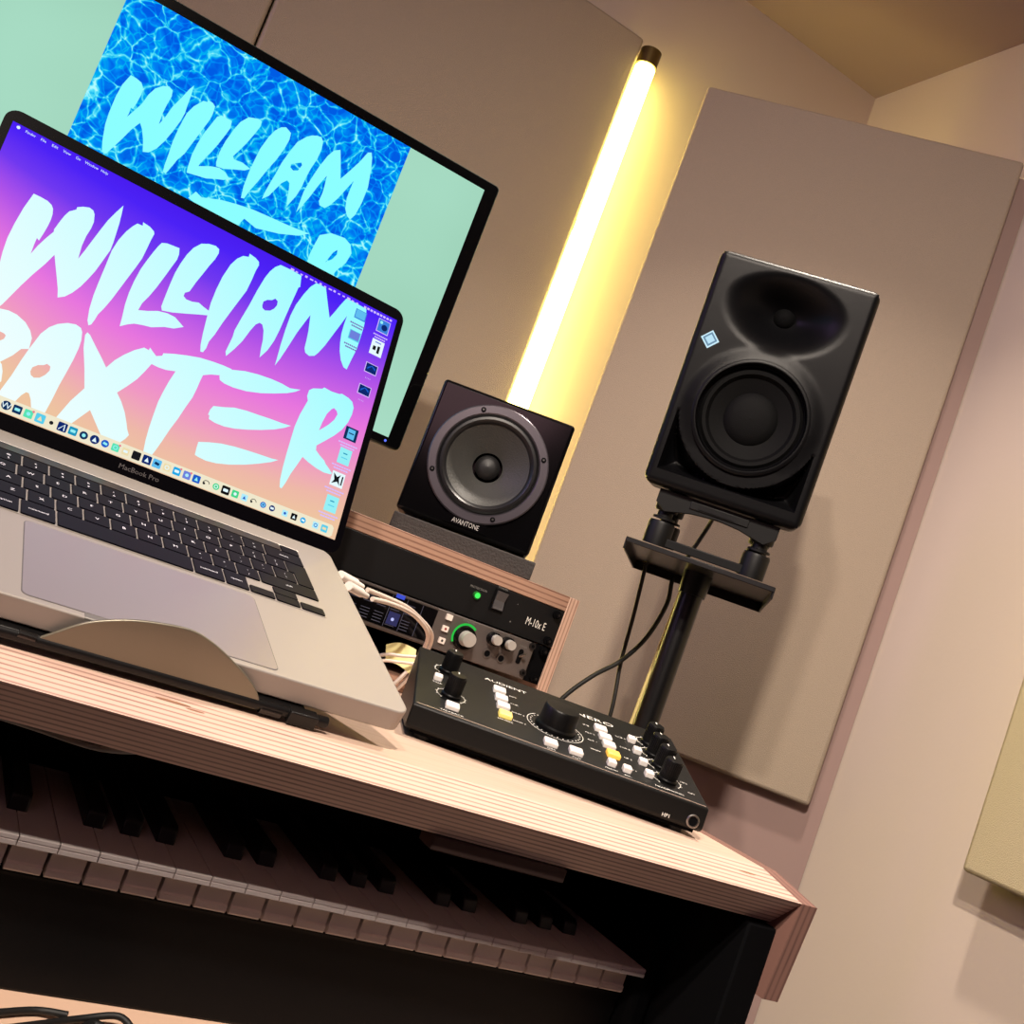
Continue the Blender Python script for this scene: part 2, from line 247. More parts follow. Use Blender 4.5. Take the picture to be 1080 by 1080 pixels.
MON_LETTERS=[([(-108,4063),(-42,4060),(15,4045),(50,4003),(60,3929),(51,3821),(39,3742),(16,3745),(21,3677),(16,3634),(65,3749),(101,3842),(125,3967),(162,4060),(224,4128),(281,4154),(329,4134),(343,4070),(332,3967),(325,3851),(334,3728),(361,3815),(390,3968),(440,4110),(479,4238),(508,4299),(520,4173),(525,4046),(532,3969),(520,3866),(488,3719),(451,3586),(407,3473),(349,3394),(293,3370),(250,3490),(200,3588),(157,3643),(105,3535),(51,3378),(1,3248),(-31,3168),(-74,3168),(-113,3286),(-149,3454),(-159,3589),(-161,3776),(-148,3926)],None),([(657,4197),(696,4206),(697,4233),(755,4227),(790,4202),(797,4121),(792,4040),(765,3921),(739,3802),(713,3684),(687,3566),(642,3464),(624,3390),(588,3268),(555,3276),(545,3347),(539,3484),(528,3632),(533,3802),(548,3979),(588,4092)],None),([(886,4146),(1009,4150),(1023,4067),(1003,3976),(970,3840),(927,3699),(881,3596),(868,3513),(988,3576),(1075,3605),(1156,3590),(1218,3545),(1165,3503),(1079,3470),(986,3426),(894,3409),(782,3386),(771,3445),(760,3594),(768,3728),(792,3884),(831,4036),(850,4112)],None),([(1158,4282),(1258,4319),(1305,4312),(1311,4249),(1281,4133),(1243,4006),(1200,3890),(1162,3796),(1185,3769),(1281,3782),(1385,3760),(1334,3713),(1226,3667),(1121,3616),(1039,3604),(1022,3647),(1014,3760),(1028,3912),(1063,4076),(1095,4186)],None),([(1524,4363),(1572,4390),(1645,4357),(1657,4277),(1644,4162),(1607,3995),(1555,3833),(1514,3678),(1468,3535),(1443,3422),(1409,3411),(1388,3544),(1384,3714),(1389,3862),(1400,4027),(1437,4194),(1474,4295)],None),([(1927,4482),(1977,4490),(2012,4455),(2029,4363),(2025,4238),(1999,4102),(1985,3972),(1981,3849),(1962,3731),(1908,3569),(1878,3660),(1859,3757),(1838,3826),(1804,3845),(1757,3782),(1719,3682),(1681,3582),(1624,3514),(1625,3592),(1639,3719),(1657,3835),(1673,3991),(1705,4142),(1747,4300),(1822,4410),(1871,4454)],[(1782,3997),(1775,4033),(1824,4074),(1876,4109),(1893,4084),(1872,4005),(1823,3979)]),([(2231,4468),(2281,4352),(2356,4160),(2415,4287),(2487,4451),(2537,4603),(2577,4625),(2606,4572),(2646,4441),(2690,4229),(2690,4022),(2671,3860),(2635,3779),(2584,3801),(2535,3871),(2506,3993),(2504,4102),(2507,4214),(2465,4095),(2415,3945),(2357,3819),(2313,3759),(2245,3760),(2221,3801),(2224,3912),(2215,4002),(2197,4114),(2155,3983),(2103,3779),(2031,3559),(2026,3671),(2021,3816),(2044,3991),(2078,4172),(2122,4332),(2166,4425)],None),([(896,3140),(946,3242),(1024,3213),(1222,3287),(1391,3324),(1589,3355),(1797,3367),(2033,3379),(2262,3404),(2153,3323),(1944,3240),(1684,3175),(1528,3214),(1499,3139),(1463,3085),(1241,3065)],None),([(2375,3444),(2490,3528),(2658,3551),(2751,3511),(2799,3422),(2778,3286),(2713,3166),(2679,3062),(2359,3052),(2351,3196),(2361,3325)],[(2553,3186),(2595,3332),(2630,3382),(2645,3332),(2614,3254)])]
DOCK=[('c','navy',-2836,275,19),('s','navy',-2757,275,17),('s','green',-2677,276,17),('s','sky',-2592,274,23),('c','dark',-2509,274,8),('s','navy2',-2427,271,19),('s','teal',-2347,273,17),('c','navy',-2265,272,17),('c','navy2',-2181,272,19),('c','blue',-2100,271,16),('s','green',-2019,269,16),('s','cream',-1939,273,15),('s','dark',-1853,270,18),('s','navy2',-1767,268,19),('s','skyn',-1686,270,19),('s','cream',-1603,266,16),('s','azure',-1521,269,17),('s','purp',-1436,267,17),('s','blue',-1355,266,17),('a','dark',-1270,267,16),('c','green2',-1186,273,15),('s','dark2',-1102,266,19),('s','green2',-1018,265,16),('s','pale',-936,263,15),('a','dark',-853,260,15),('c','blue',-766,265,14),('c','navy2',-684,263,14),('s','pale',-565,263,14),('s','black',-480,264,15),('c','azure',-394,268,14),('s','pale',-274,267,15),('s','sky',-189,272,14)]
ICONS=[('disk',-419,2240),('pic',-420,2029),('photo',-178,2240),('white',-183,2021),('blue',-180,1810),('blue2',-186,1591),('book',-191,1157),('doc',-192,943),('bw',-196,723),('doc',-188,498)]
MENU=[('Finder',-3411,2342),('File',-3296,2342),('Edit',-3211,2342),('View',-3125,2339),('Go',-3026,2339),('Window',-2954,2342),('Help',-2827,2341),('logo',-3464,2347)]
KEY1, KEY2, KEY3, PINK, VIOL, EXPO, SP1, SP3 = 14, 8, 6, 5, 7, 0.0, 96, 95
# ------------------------------------------------------------------ desk
DZ = H0-.110; KS = .88
desk = thing('desk', (0, .62, 0), 'pale plywood studio desk with striped chamfered front edge', 'desk')
UL, UR = -1.0, .6415
BKD = 1.46-.62
prof = [(.745*KS-.62, DZ), (.688*KS-.62, H0-.1352*KS), (.716*KS-.62, H0-.1625*KS), (BKD, H0-.1625*KS), (BKD, DZ)]
mb = MB()
x0, x1 = UL, UR-.016
vs = [(x0, a, b) for a, b in prof]+[(x1, a, b) for a, b in prof]
mb.add(vs, [(4, 0, 5, 9)], 0); mb.add(vs, [(0, 1, 6, 5)], 1); mb.add(vs, [(1, 2, 7, 6)], 2); mb.add(vs, [(2, 3, 8, 7), (3, 4, 9, 8), (0, 4, 3, 2, 1), (5, 6, 7, 8, 9)], 0)
for ku, kn_, kl, kw in ((.145,.645,.011,.0016), (.158,.641,.006,.001), (.594,.636,.009,.0016)):
    zc = lambda n_: DZ-(.6556-n_)*(.009/.0502)+.0002
    mb.add([(ku+kl*math.cos(t_), kn_+kw*math.sin(t_)-.62, zc(kn_+kw*math.sin(t_))) for t_ in [2*math.pi*i/14 for i in range(14)]], [tuple(range(14))], 3)
obj('desk_top', mb, [birch, ply_chamfer, ply_under, mat('wood_knot', rgb(150,108,84), .6)], desk)
sp = [(.745*KS-.62, DZ), (.688*KS-.62, H0-.1352*KS), (.697*KS-.62, H0-.2215*KS), (BKD, H0-.2215*KS), (BKD, DZ)]
obj('side_cheek', MB().prism(sp, UR-.0158, UR, 'x'), [ply('cheek_ply_shaded', 'X', .006, rgb(132,96,86), rgb(98,68,62))], desk)  # desk ply darkened: shade on the undercut cheek put into its colour
obj('side_cheek', MB().prism(sp, UL-.018, UL-.0002, 'x'), [MATS['cheek_ply_shaded']], desk)
obj('side_leg', MB().box(.597, .6254, .0, .80, 0, H0-.1645*KS), matte_black, desk, bevel=.002)
obj('side_leg', MB().box(-.98, -.93, .01, .80, 0, H0-.1645*KS), matte_black, desk, bevel=.003)
obj('back_panel', MB().box(-.93, .597, .48, .50, .1, H0-.1645*KS), matte_black, desk)
obj('shelf', MB().box(-.93, .5965, .033, .475, H0-.334, H0-.312), [ply('shelf_ply', 'Z', .004, rgb(226,190,165), rgb(160,118,100))], desk, bevel=.001)
obj('under_bracket', MB().box(.374*KS, .4935*KS, .008, .03, H0-.1742*KS, H0-.1635*KS), mat('bracket_wood', rgb(66,48,44), .8, var=.1), desk, bevel=.001)
# ------------------------------------------------------------------ piano
piano = thing('digital_piano', None, 'black digital piano on the shelf under the desk top', 'piano', M=yawM((0, .6684, H0-.312), 1.0))
pb = MB()
B0 = .0
pb.prism([(.024, 0), (.024, .0665), (.022, .071), (.165, .071), (.165, .13), (.27, .13), (.27, 0)], -.72, .5725, 'x')
obj('body', pb, black_plastic, piano, bevel=.002)
obj('end_block', MB().box(.574, .594, .01, .262, 0, .118), matte_black, piano, bevel=.006)
obj('end_block', MB().box(-.76, -.722, .01, .265, 0, .118), matte_black, piano, bevel=.006)
wkey = mat('ivory_key', rgb(216,206,204), .4, bump=.03, bscale=500)
bkey = mat('ebony_key', rgb(16,15,17), .35)
kt = .0987; KP = .0236
wm = MB()
wm.prism([(0, kt-.0005), (.0008, kt), (.16, kt), (.16, kt-.0065), (.0008, kt-.0065), (0, kt-.006), (0, kt-.0036), (.0006, kt-.0033), (.0006, kt-.0028), (0, kt-.0025)], .0004, KP-.0004, 'x')
wm.prism([(.019, kt-.0066), (.16, kt-.0066), (.16, kt-.027), (.019, kt-.027), (.0175, kt-.0255), (.0175, kt-.022), (.019, kt-.021)], .0012, KP-.0012, 'x')
wk = None; x_right = .569
NW = 52
for i in range(NW):
    x = x_right-(i+1)*KP
    if wk is None:
        wk = obj('white_key', wm, wkey, piano, loc=(x, 0, 0)); q = wk
    else:
        q = wk.copy(); C.objects.link(q); q.parent = piano; q.location = (x, 0, 0)
bm_ = MB().prism([(.045, kt+.001), (.047, kt+.009), (.051, kt+.0115), (.16, kt+.0125), (.16, kt-.004), (.045, kt-.004)], -.0062, .0062, 'x')
bk = None
for i in range(1, NW):
    # boundary between white i-1 and i counted from the right; whites from the right: C B A G F E D
    if i % 7 in (1, 5) : continue          # no black between C-B and F-E
    x = x_right-i*KP
    if bk is None: bk = obj('black_key', bm_, bkey, piano, loc=(x, 0, 0), bevel=.0012)
    else:
        q = bk.copy(); C.objects.link(q); q.parent = piano; q.location = (x, 0, 0)
# ------------------------------------------------------------------ black cords on the shelf and under the desk
def cord(name, pts, r, m, label, cat='cable', group=None, flat=1.0):
    o = thing(name, pts[0], label, cat, group)
    q = MB().tube([Vector(p)-Vector(pts[0]) for p in pts], r, flat=flat)
    bpy.data.objects.remove(o)
    o = obj(name, q, m, loc=pts[0], smooth=True); return tag(o, label, cat, group)
sz = H0-.3085
cord('loose_wire', [(.085,.645,sz),(.115,.656,sz),(.142,.668,sz),(.16,.664,sz+.002)], .0022, rubber, 'leftmost black cord lying on the lit shelf below the piano', group='black wires on the shelf')
cord('loose_wire', [(.118,.638,sz),(.14,.65,sz),(.168,.666,sz),(.19,.668,sz+.004),(.2,.66,sz)], .0022, rubber, 'second black cord from the left, curling over the shelf below the piano', group='black wires on the shelf')
cord('loose_wire', [(.158,.635,sz),(.165,.648,sz),(.176,.662,sz),(.188,.652,sz),(.2,.664,sz)], .0028, rubber, 'thick knotted black cord right of the other two on the shelf below the piano', group='black wires on the shelf')
cord('hidden_cable', [(.045,.655,H0-.147),(.08,.66,H0-.150),(.119,.658,H0-.1515),(.15,.666,H0-.147)], .0016, mat('grey_cable', rgb(150,150,152), .4), 'thin grey cable hanging just under the desk top at far left')
# ------------------------------------------------------------------ laptop
LX, LF, LZ = V(.9959,.0903,0), V(.0851,-.9391,-.3330), V(.0301,-.3316,.9429)
LO = V(.2879,.8671,H0-.0144)
LX.normalize(); LY = -LF; LY = (LY-LX*LY.dot(LX)).normalized(); LZ = LX.cross(LY)
BM = frame(LO, LX, LY, LZ)
laptop = thing('laptop', None, 'open silver laptop on a stand, screen glowing purple with large brushed white lettering', 'laptop', M=BM)
alu = mat('aluminium', rgb(154,147,141), .5, metal=.35, bump=.03, bscale=2500)
alu_dark = mat('trackpad_glass', rgb(150,142,144), .38, metal=.5)
W, FR, BK = .3579, -.2028, .0515
def rrect(x0, x1, y0, y1, r, n=6):
    p = []
    for cx, cy, a in ((x1-r, y1-r, 0), (x0+r, y1-r, 90), (x0+r, y0+r, 180), (x1-r, y0+r, 270)):
        for i in range(n+1):
            t = math.radians(a+90*i/n); p.append((cx+r*math.cos(t), cy+r*math.sin(t)))
    return p
T = .0155
mb = MB().prism(rrect(-W, 0, FR, BK, .011), -T, 0, 'z')
mb.box(-W/2-.045, -W/2+.045, FR-.0001, FR+.0075, -.0018, .0002, 1)
base = obj('base', mb, [alu, mat('notch_shadow', rgb(120,116,112), .5, metal=.5)], laptop, bevel=.0012, seg=2)
kx1, ky1, ky0 = -.0375, .0225, -.0905
obj('keyboard_well', MB().prism(rrect(-W-kx1-.0008, kx1+.0008, ky0-.0006, ky1+.0016, .002), .00005, .0003, 'z'), MATS['aluminium'], laptop)
obj('trackpad', MB().prism(rrect(-W/2-.08, -W/2+.08, FR+.006, FR+.1055, .004), -.0004, .00035, 'z').prism(rrect(-W/2-.0806, -W/2+.0806, FR+.0054, FR+.1061, .0045), .0, .00015, 'z', 1), [alu_dark, mat('gap_dark', rgb(90,86,86), .6)], laptop)
obj('keyboard_edge', MB().box(-W-kx1-.0008, kx1+.0008, ky1+.0002, ky1+.0018, .0001, .0007), mat('polished_edge', rgb(245,236,228), .5, metal=.2), laptop)
# keys: rows measured from the back
keycap = mat('keycap', rgb(8,6,16), .5, spec=.1, bump=.03, bscale=1500)
legend = mat('key_legend', rgb(215,212,220), .5, emit=(.8,.8,.9,1), estr=.25)
touch = mat('touch_strip', rgb(36,30,32), .3)
kz0, kz1 = .0005, .0014
def key(x0, x1, y0, y1, txt=None, sub=None, m=keycap, ts=.0042):
    cx, cy = (x0+x1)/2, (y0+y1)/2
    mb = MB().prism(rrect(x0-cx, x1-cx, y0-cy, y1-cy, .0012, 3), kz0, kz1-.0002, 'z')
    mb.prism(rrect(x0-cx+.0003, x1-cx-.0003, y0-cy+.0003, y1-cy-.0003, .0011, 3), kz1-.0002, kz1, 'z')
    fn = lambda a, b: (a, b, kz1+.00006)
    if txt and not sub: mb.text(txt, ts, 0, -ts*.35, fn, 1, align='CENTER')
    if sub:
        mb.text(txt, ts*.8, 0, .001, fn, 1, align='CENTER'); mb.text(sub, ts*.9, 0, -.0052, fn, 1, align='CENTER')
    o = obj('key', mb, [m, legend], laptop, loc=(cx, cy, 0))
    return o
g = .0014; P_ = .01905; xr = kx1-.001; xl = -W-kx1+.001
rows = [ky1-.0012-.0095]
yb = ky1-.0008-.0115
# function strip
obj('touch_strip', MB().prism(rrect(xl+.0175, xr-.0172, yb+.0002, ky1-.0008, .001, 3), kz0, kz1, 'z'), touch, laptop)
key(xl, xl+.0162, yb, ky1-.0008, 'esc', ts=.0036); key(xr-.016, xr, yb, ky1-.0008)
def row(y1_, h, widths, labels, start=None):
    x = xl if start is None else start
    for w, l in zip(widths, labels):
        if l is not None:
            if isinstance(l, tuple): key(x, x+w-g, y1_-h+g, y1_, l[0], l[1])
            else: key(x, x+w-g, y1_-h+g, y1_, l, ts=.0034 if len(l) > 1 else .0048)
        x += w
tot = xr-xl+g; h = .0192
y = yb-g
u1 = P_
row(y, h, [u1]*13+[tot-13*u1], [('\u00b1','\u00a7'),('!','1'),('@','2'),('\u00a3','3'),('$','4'),('%','5'),('^','6'),('&','7'),('*','8'),('(','9'),(')','0'),('_','-'),('+','='),'delete'])
y -= h
tb = tot-13*u1
row(y, h, [tb]+[u1]*12, ['tab','Q','W','E','R','T','Y','U','I','O','P',('{','['),('}',']')])
yr = y
y -= h
cb = tb+.0045
row(y, h, [cb]+[u1]*12, ['caps','A','S','D','F','G','H','J','K','L',(':',';'),('"',"'"),('|','\\')])
# tall L-shaped return key
xa = xl+tb+12*u1; xb = xl+cb+12*u1
mb = MB().prism([(xa-xb, y-yr+.0002), (xa-xb, h-.0192-.0001), (xr-xb, h-.0192-.0001), (xr-xb, -2*h+g), (0, -2*h+g), (0, -h)], kz0, kz1, 'z')
if xb-xa > 0:
    mb = MB().prism([(xa-xb, -h+g), (xa-xb, 0), (xr-xb, 0), (xr-xb, -2*h+g), (0, -2*h+g), (0, -h+g)], kz0, kz1, 'z')
obj('key', mb, [keycap], laptop, loc=(xb, yr, 0))
y -= h
sb = u1*1.25-.0005
row(y, h, [sb]+[u1]*11+[tot-sb-11*u1], ['shift',('~','`'),'Z','X','C','V','B','N','M',('<',','),('>','.'),('?','/'),'shift'])
y -= h; hb = (y-ky0-.0006)
mod = [u1, u1, u1, u1*1.25, u1*5+.001, u1*1.25, u1]
row(y, hb+g, mod, ['fn','control','option','command','','command','option'])
xc = xl+sum(mod)
aw = (xr-xc+g)/3
key(xc, xc+aw-g, ky0+.0006, ky0+.0006+hb/2-.0005, '\u25c2' if False else None)
key(xc+aw, xc+2*aw-g, ky0+.0006, ky0+.0006+hb/2-.0005); key(xc+aw, xc+2*aw-g, ky0+.0006+hb/2+.0002, y)
key(xc+2*aw, xr, ky0+.0006, ky0+.0006+hb/2-.0005)
# lid
LL = V(-.0217,.2398,.9706); LL = (LL-LX*LL.dot(LX)).normalized(); LN = LL.cross(LX)
LidW = frame(V(.2857,.8918,H0-.0066), LX, LN, LL)
LidW = Matrix.Translation((0,0,H0)) @ Matrix.Scale(1.0225, 4) @ Matrix.Translation((0,0,-H0)) @ LidW
lidM = BM.inverted() @ LidW
lid = obj('lid', MB().prism(rrect(-W+.0003, -.0003, .0093, .2467, .010), .0008, .0045, 'y'), mat('lid_dark_rim', rgb(88,86,84), .4, metal=.7), laptop, M=lidM, bevel=.001)
bez = mat('screen_bezel', rgb(5,4,7), .35, spec=.04)
mb = MB().prism(rrect(-W+.0001, -.0001, .0088, .2470, .0105), .0, .0009, 'y')
mb.text('MacBook Pro', .0056, -W/2, .0135, lambda a, b: (a, -.0001, b), 1, align='CENTER', sx=1.05)
obj('bezel', mb, [bez, mat('bezel_text', rgb(75,70,72), .5)], lid)
obj('hinge', MB().cyl((-W+.03, .0068, .0135), (-.033, .0068, .0135), .0035), matte_black, lid, smooth=True)
# screen: wallpaper + lettering + menu + dock + desktop icons, all printed on one display
def wallpaper():
    m = bpy.data.materials.new('laptop_wallpaper'); m.use_nodes = True; nt = m.node_tree; nt.nodes.clear()
    tc = nt.nodes.new('ShaderNodeTexCoord'); s = nt.nodes.new('ShaderNodeSeparateXYZ'); nt.links.new(tc.outputs['Object'], s.inputs[0])
    u = math_n(nt, 'MULTIPLY_ADD', s.outputs['X'], 1/.3447, .3513/.3447)
    v = math_n(nt, 'MULTIPLY_ADD', s.outputs['Z'], 1/.2154, -.0211/.2154)
    a = math_n(nt, 'SUBTRACT', 1.0, u); a = math_n(nt, 'POWER', a, 5)
    e = math_n(nt, 'MULTIPLY', math_n(nt, 'MULTIPLY', a, -.33), math_n(nt, 'SUBTRACT', 1.15, v))
    c = math_n(nt, 'POWER', u, 4); c = math_n(nt, 'MULTIPLY', c, -.07)
    t = math_n(nt, 'ADD', math_n(nt, 'ADD', v, e), c)
    r = ramp(nt, [(0, rgb(238,196,160)), (.10, rgb(238,184,168)), (.24, rgb(240,152,196)), (.42, rgb(232,118,222)), (.62, rgb(178,84,232)), (.78, rgb(112,56,240)), (.92, rgb(76,34,246)), (1, rgb(72,28,238))])
    nt.links.new(t, r.inputs[0]); em = nt.nodes.new('ShaderNodeEmission'); em.inputs[1].default_value = 1.0
    nt.links.new(r.outputs[0], em.inputs[0]); o = nt.nodes.new('ShaderNodeOutputMaterial'); nt.links.new(em.outputs[0], o.inputs[0])
    return m
def letter_mat(name, c0, c1, k0, k1, st=1.0, off=0.0):
    m = bpy.data.materials.new(name); m.use_nodes = True; nt = m.node_tree; nt.nodes.clear()
    tc = nt.nodes.new('ShaderNodeTexCoord'); s = nt.nodes.new('ShaderNodeSeparateXYZ'); nt.links.new(tc.outputs['Object'], s.inputs[0])
    f = math_n(nt, 'ADD', math_n(nt, 'MULTIPLY', s.outputs['Z'], k0), math_n(nt, 'MULTIPLY', s.outputs['X'], k1))
    f = math_n(nt, 'ADD', f, off); r = ramp(nt, [(0.05, c0), (.95, c1)]); nt.links.new(f, r.inputs[0]); em = nt.nodes.new('ShaderNodeEmission'); em.inputs[1].default_value = st
    nt.links.new(r.outputs[0], em.inputs[0]); o = nt.nodes.new('ShaderNodeOutputMaterial'); nt.links.new(em.outputs[0], o.inputs[0]); return m
pal = dict(navy=rgb(14,48,92), navy2=rgb(14,40,110), green=rgb(90,228,180), green2=rgb(70,214,140), sky=rgb(90,206,236), dark=rgb(24,26,30), teal=rgb(24,150,190), blue=rgb(28,92,200),
           cream=rgb(238,222,176), skyn=rgb(96,190,240), azure=rgb(30,170,232), purp=rgb(110,130,220), dark2=rgb(12,12,14), pale=rgb(176,236,250), black=rgb(10,10,12),
           lilac=rgb(214,190,255), dockc=rgb(240,232,204), line=rgb(120,80,180), white=rgb(230,250,255), photo=rgb(60,130,220), red=rgb(232,120,140), cyan=rgb(150,240,245))
names = list(pal); smats = [wallpaper(), letter_mat('lettering_glow', rgb(255,255,255), rgb(150,252,255), 1.9, 1.7, 1.0, .62)]+[emis('px_'+n_, pal[n_], 1.0) for n_ in names]
ix = {n_: i+2 for i, n_ in enumerate(names)}
S = MB(); S.add([(-W+.0066,-.0003,.0211), (-.0066,-.0003,.0211), (-.0066,-.0003,.2365), (-W+.0066,-.0003,.2365)], [(0,1,2,3)], 0)
def at(d): return lambda a, b: (a, -.0003-d, b)
cl = lambda x: min(max(x, -W+.0068), -.0068)
for o_, h_ in LAP_LETTERS:
    o2 = [(cl(x/1e4), z/1e4) for x, z in o_]; h2 = [(cl(x/1e4), z/1e4) for x, z in h_] if h_ else None
    cx = sum(p[0] for p in o2)/len(o2); cz = sum(p[1] for p in o2)/len(o2)
    S.flat(o2, h2, at(.0001), 1)
S.flat([(-W+.0066,.0217),(-.0125,.0217),(-.0105,.0237),(-.0105,.0305),(-.0125,.0325),(-W+.0066,.0325)], None, at(.0002), ix['dockc'])
K_ = 1.0
for i_, (kd, cn, x, z, r_) in enumerate(DOCK):
    x /= 1e4; z = .0271; r_ = r_/1e4*1.85
    if cn in ('navy2','navy','dark2','sky','skyn') and kd == 's': r_ = max(r_, .0031)
    r_ = min(max(r_, .0014), .0035)
    if kd == 's': S.flat(rrect(x-r_, x+r_, z-r_, z+r_, r_*.25, 3), None, at(.0003), ix[cn])
    elif kd == 'c': S.disc(x, z, r_, at(.0003), ix[cn])
    else: S.disc(x, z-.0008, r_, at(.0003), ix[cn], r2=r_*.8, a0=10, a1=190, n=14); S.disc(x-r_*.6, z-.001, r_*.35, at(.00035), ix['dark'])
    gl = {'navy':'cyan','green':'cyan','sky':'cream','teal':'cyan','navy2':'white','blue':'cyan','cream':'white','skyn':'navy','azure':'white','purp':'pale','pale':'blue','black':'white','dark2':'white','green2':'white'}.get(cn, 'cyan')
    if cn == 'dark': continue
    q = i_ % 5
    if i_ == 0: S.text('W', r_*1.9, x, z-r_*.65, at(.0004), ix['white'], align='CENTER')
    elif i_ == 5: S.flat([(x-r_*.8,z-r_*.7),(x-r_*.55,z-r_*.7),(x+r_*.3,z+r_*.5),(x+r_*.35,z-r_*.7),(x+r_*.6,z-r_*.7),(x+r_*.45,z+r_*.8)], None, at(.0004), ix['white'])
    elif q == 0: S.disc(x, z, r_*.62, at(.0004), ix[gl], r2=r_*.4)
    elif q == 1: S.flat(rrect(x-r_*.6, x+r_*.6, z-r_*.35, z+r_*.35, r_*.15, 2), None, at(.0004), ix[gl])
    elif q == 2: S.disc(x, z, r_*.45, at(.0004), ix[gl])
    elif q == 3: S.flat([(x-r_*.5,z-r_*.5),(x+r_*.5,z-r_*.5),(x,z+r_*.55)], None, at(.0004), ix[gl])
    else: S.flat([(x-r_*.6,z-r_*.2),(x+r_*.5,z-r_*.4),(x+r_*.6,z+r_*.2),(x-r_*.4,z+r_*.4)], None, at(.0004), ix[gl])
    if i_ in (2, 10, 16, 17): S.disc(x+r_*.9, z+r_*.9, .0009, at(.0005), ix['red'])
for kd, x, z in ICONS:
    x /= 1e4; z /= 1e4; w_ = .0062
    if kd in ('blue', 'blue2'):
        S.box(x-w_, x+w_, -.0006, -.0004, z-.0048, z+.0048, ix['lilac']); S.box(x-w_+.0007, x+w_-.0007, -.0008, -.0006, z-.0041, z+.0041, ix['navy2'])
        S.flat([(x-.004,z-.002),(x,z+.002),(x+.004,z-.001),(x+.004,z+.001),(x,z+.003),(x-.004,z)], None, at(.0007), ix['blue'])
    elif kd in ('disk', 'pic'):
        S.box(x-.0055, x+.0055, -.0007, -.0004, z-.0045, z+.0045, ix['photo' if kd == 'disk' else 'sky']); S.box(x-.0048, x+.0048, -.0008, -.0007, z-.0036, z+.004, ix['skyn' if kd == 'disk' else 'purp'])
    elif kd == 'photo':
        S.box(x-w_, x+w_, -.0006, -.0004, z-.0065, z+.0065, ix['lilac']); S.box(x-w_+.0007, x+w_-.0007, -.0008, -.0006, z-.0058, z+.0058, ix['photo']); S.disc(x+.001, z-.001, .003, at(.0008), ix['navy2']); S.disc(x-.003, z+.003, .0015, at(.0008), ix['cyan'])
    elif kd == 'white':
        S.box(x-w_, x+w_, -.0006, -.0004, z-.0075, z+.0075, ix['white']); S.box(x-.004, x-.001, -.0008, -.0006, z-.003, z+.001, ix['dark']); S.box(x+.0005, x+.003, -.0008, -.0006, z-.005, z+.002, ix['dark']); S.box(x-.003, x+.003, -.0008, -.0006, z+.0045, z+.0055, ix['purp'])
    elif kd == 'bw':
        S.box(x-w_, x+w_, -.0006, -.0004, z-.0065, z+.0065, ix['white'])
        S.flat([(x-.005,z+.005),(x-.003,z-.001),(x-.005,z-.005),(x,z-.002),(x+.003,z-.005),(x+.001,z+.001),(x+.002,z+.005),(x-.001,z+.002)], None, at(.0004), ix['dark']); S.box(x+.0035, x+.0048, -.0008, -.0006, z-.004, z+.004, ix['dark'])
    elif kd == 'book':
        S.box(x-w_, x+w_, -.0006, -.0004, z-.006, z+.006, ix['navy']); S.box(x-.0035, x+.0035, -.0008, -.0006, z-.0045, z+.0045, ix['skyn']); S.box(x-.0025, x+.0025, -.0009, -.0008, z, z+.001, ix['navy'])
    else:
        S.box(x-.0058, x+.0058, -.0006, -.0004, z-.0072, z+.0072, ix['cyan']); S.box(x-.002, x+.002, -.0008, -.0006, z+.002, z+.003, ix['teal']); S.box(x-.003, x+.003, -.0008, -.0006, z-.002, z-.0012, ix['sky'])
    lz = z-.0105
    c_ = ix['line'] if kd in ('disk', 'pic') else ix['lilac']
    if kd == 'white': c_ = ix['blue']
    wd = .0095 if kd in ('book','doc','bw') else .0075
    if kd in ('blue','blue2','white'): wd = .003
    for q in range(8):
        a_ = x-wd+q*wd/4
        if wd < .004 and (q % 2): continue
        S.box(a_, a_+wd/4-.0004, -.0005, -.0004, lz, lz+.0012, c_)
        if wd > .007 and q not in (0, 7): S.box(a_, a_+wd/4-.0003, -.0005, -.0004, lz-.0026, lz-.0014, c_)
for t_, x, z in MENU:
    if t_ == 'logo':
        S.disc(x/1e4, .2335, .0013, at(.0002), ix['white']); S.flat([(x/1e4,.2348),(x/1e4+.0008,.2354),(x/1e4+.0003,.2346)], None, at(.0002), ix['white'])
    else: S.text(t_, .0031, x/1e4, .2324, at(.0002), ix['white'], sx=.98)
xx = -.115
for q in range(15):
    S.box(xx, xx+.0022+(.001 if q % 4 == 0 else 0), -.0006, -.0004, .2325, .2337+(.0006 if q % 3 == 0 else 0), ix['lilac']); xx += .0047
S.text('Sun 14:25', .0034, -.041, .2322, at(.0002), ix['lilac']) if False else None
for q in range(9): S.box(-.041+q*.0034, -.0387+q*.0034, -.0006, -.0004, .2323, .2342, ix['lilac'])
obj('screen', S, smats, lid)
# ------------------------------------------------------------------ laptop stand
st_m = mat('stand_metal', rgb(20,19,20), .4, metal=.4); lip_m = mat('stand_lip_metal', rgb(128,122,108), .45, metal=.7, bump=.04, bscale=800)
SM = BM.copy()
stand = thing('laptop_stand', None, 'black folding laptop stand with a curved bronze-grey front lip', 'stand', M=frame(V(.13,.85,DZ), V(.9959,.0903,0), V(-.0903,.9959,0), V(0,0,1)))
inv = stand.matrix_world.inverted() @ BM
mb = MB(); mb.T = inv
mb.box(-.30, -.055, -.19, -.005, -T-.0045, -T-.0008)
mb.cyl((-.335, -.2065, -.0205), (-.055, -.2065, -.0205), .0038, n=14)
mb.box(-.30, -.072, -.208, -.19, -T-.0055, -T-.0012)
obj('tray', mb, st_m, stand, bevel=.0008)
mb = MB(); mb.T = inv
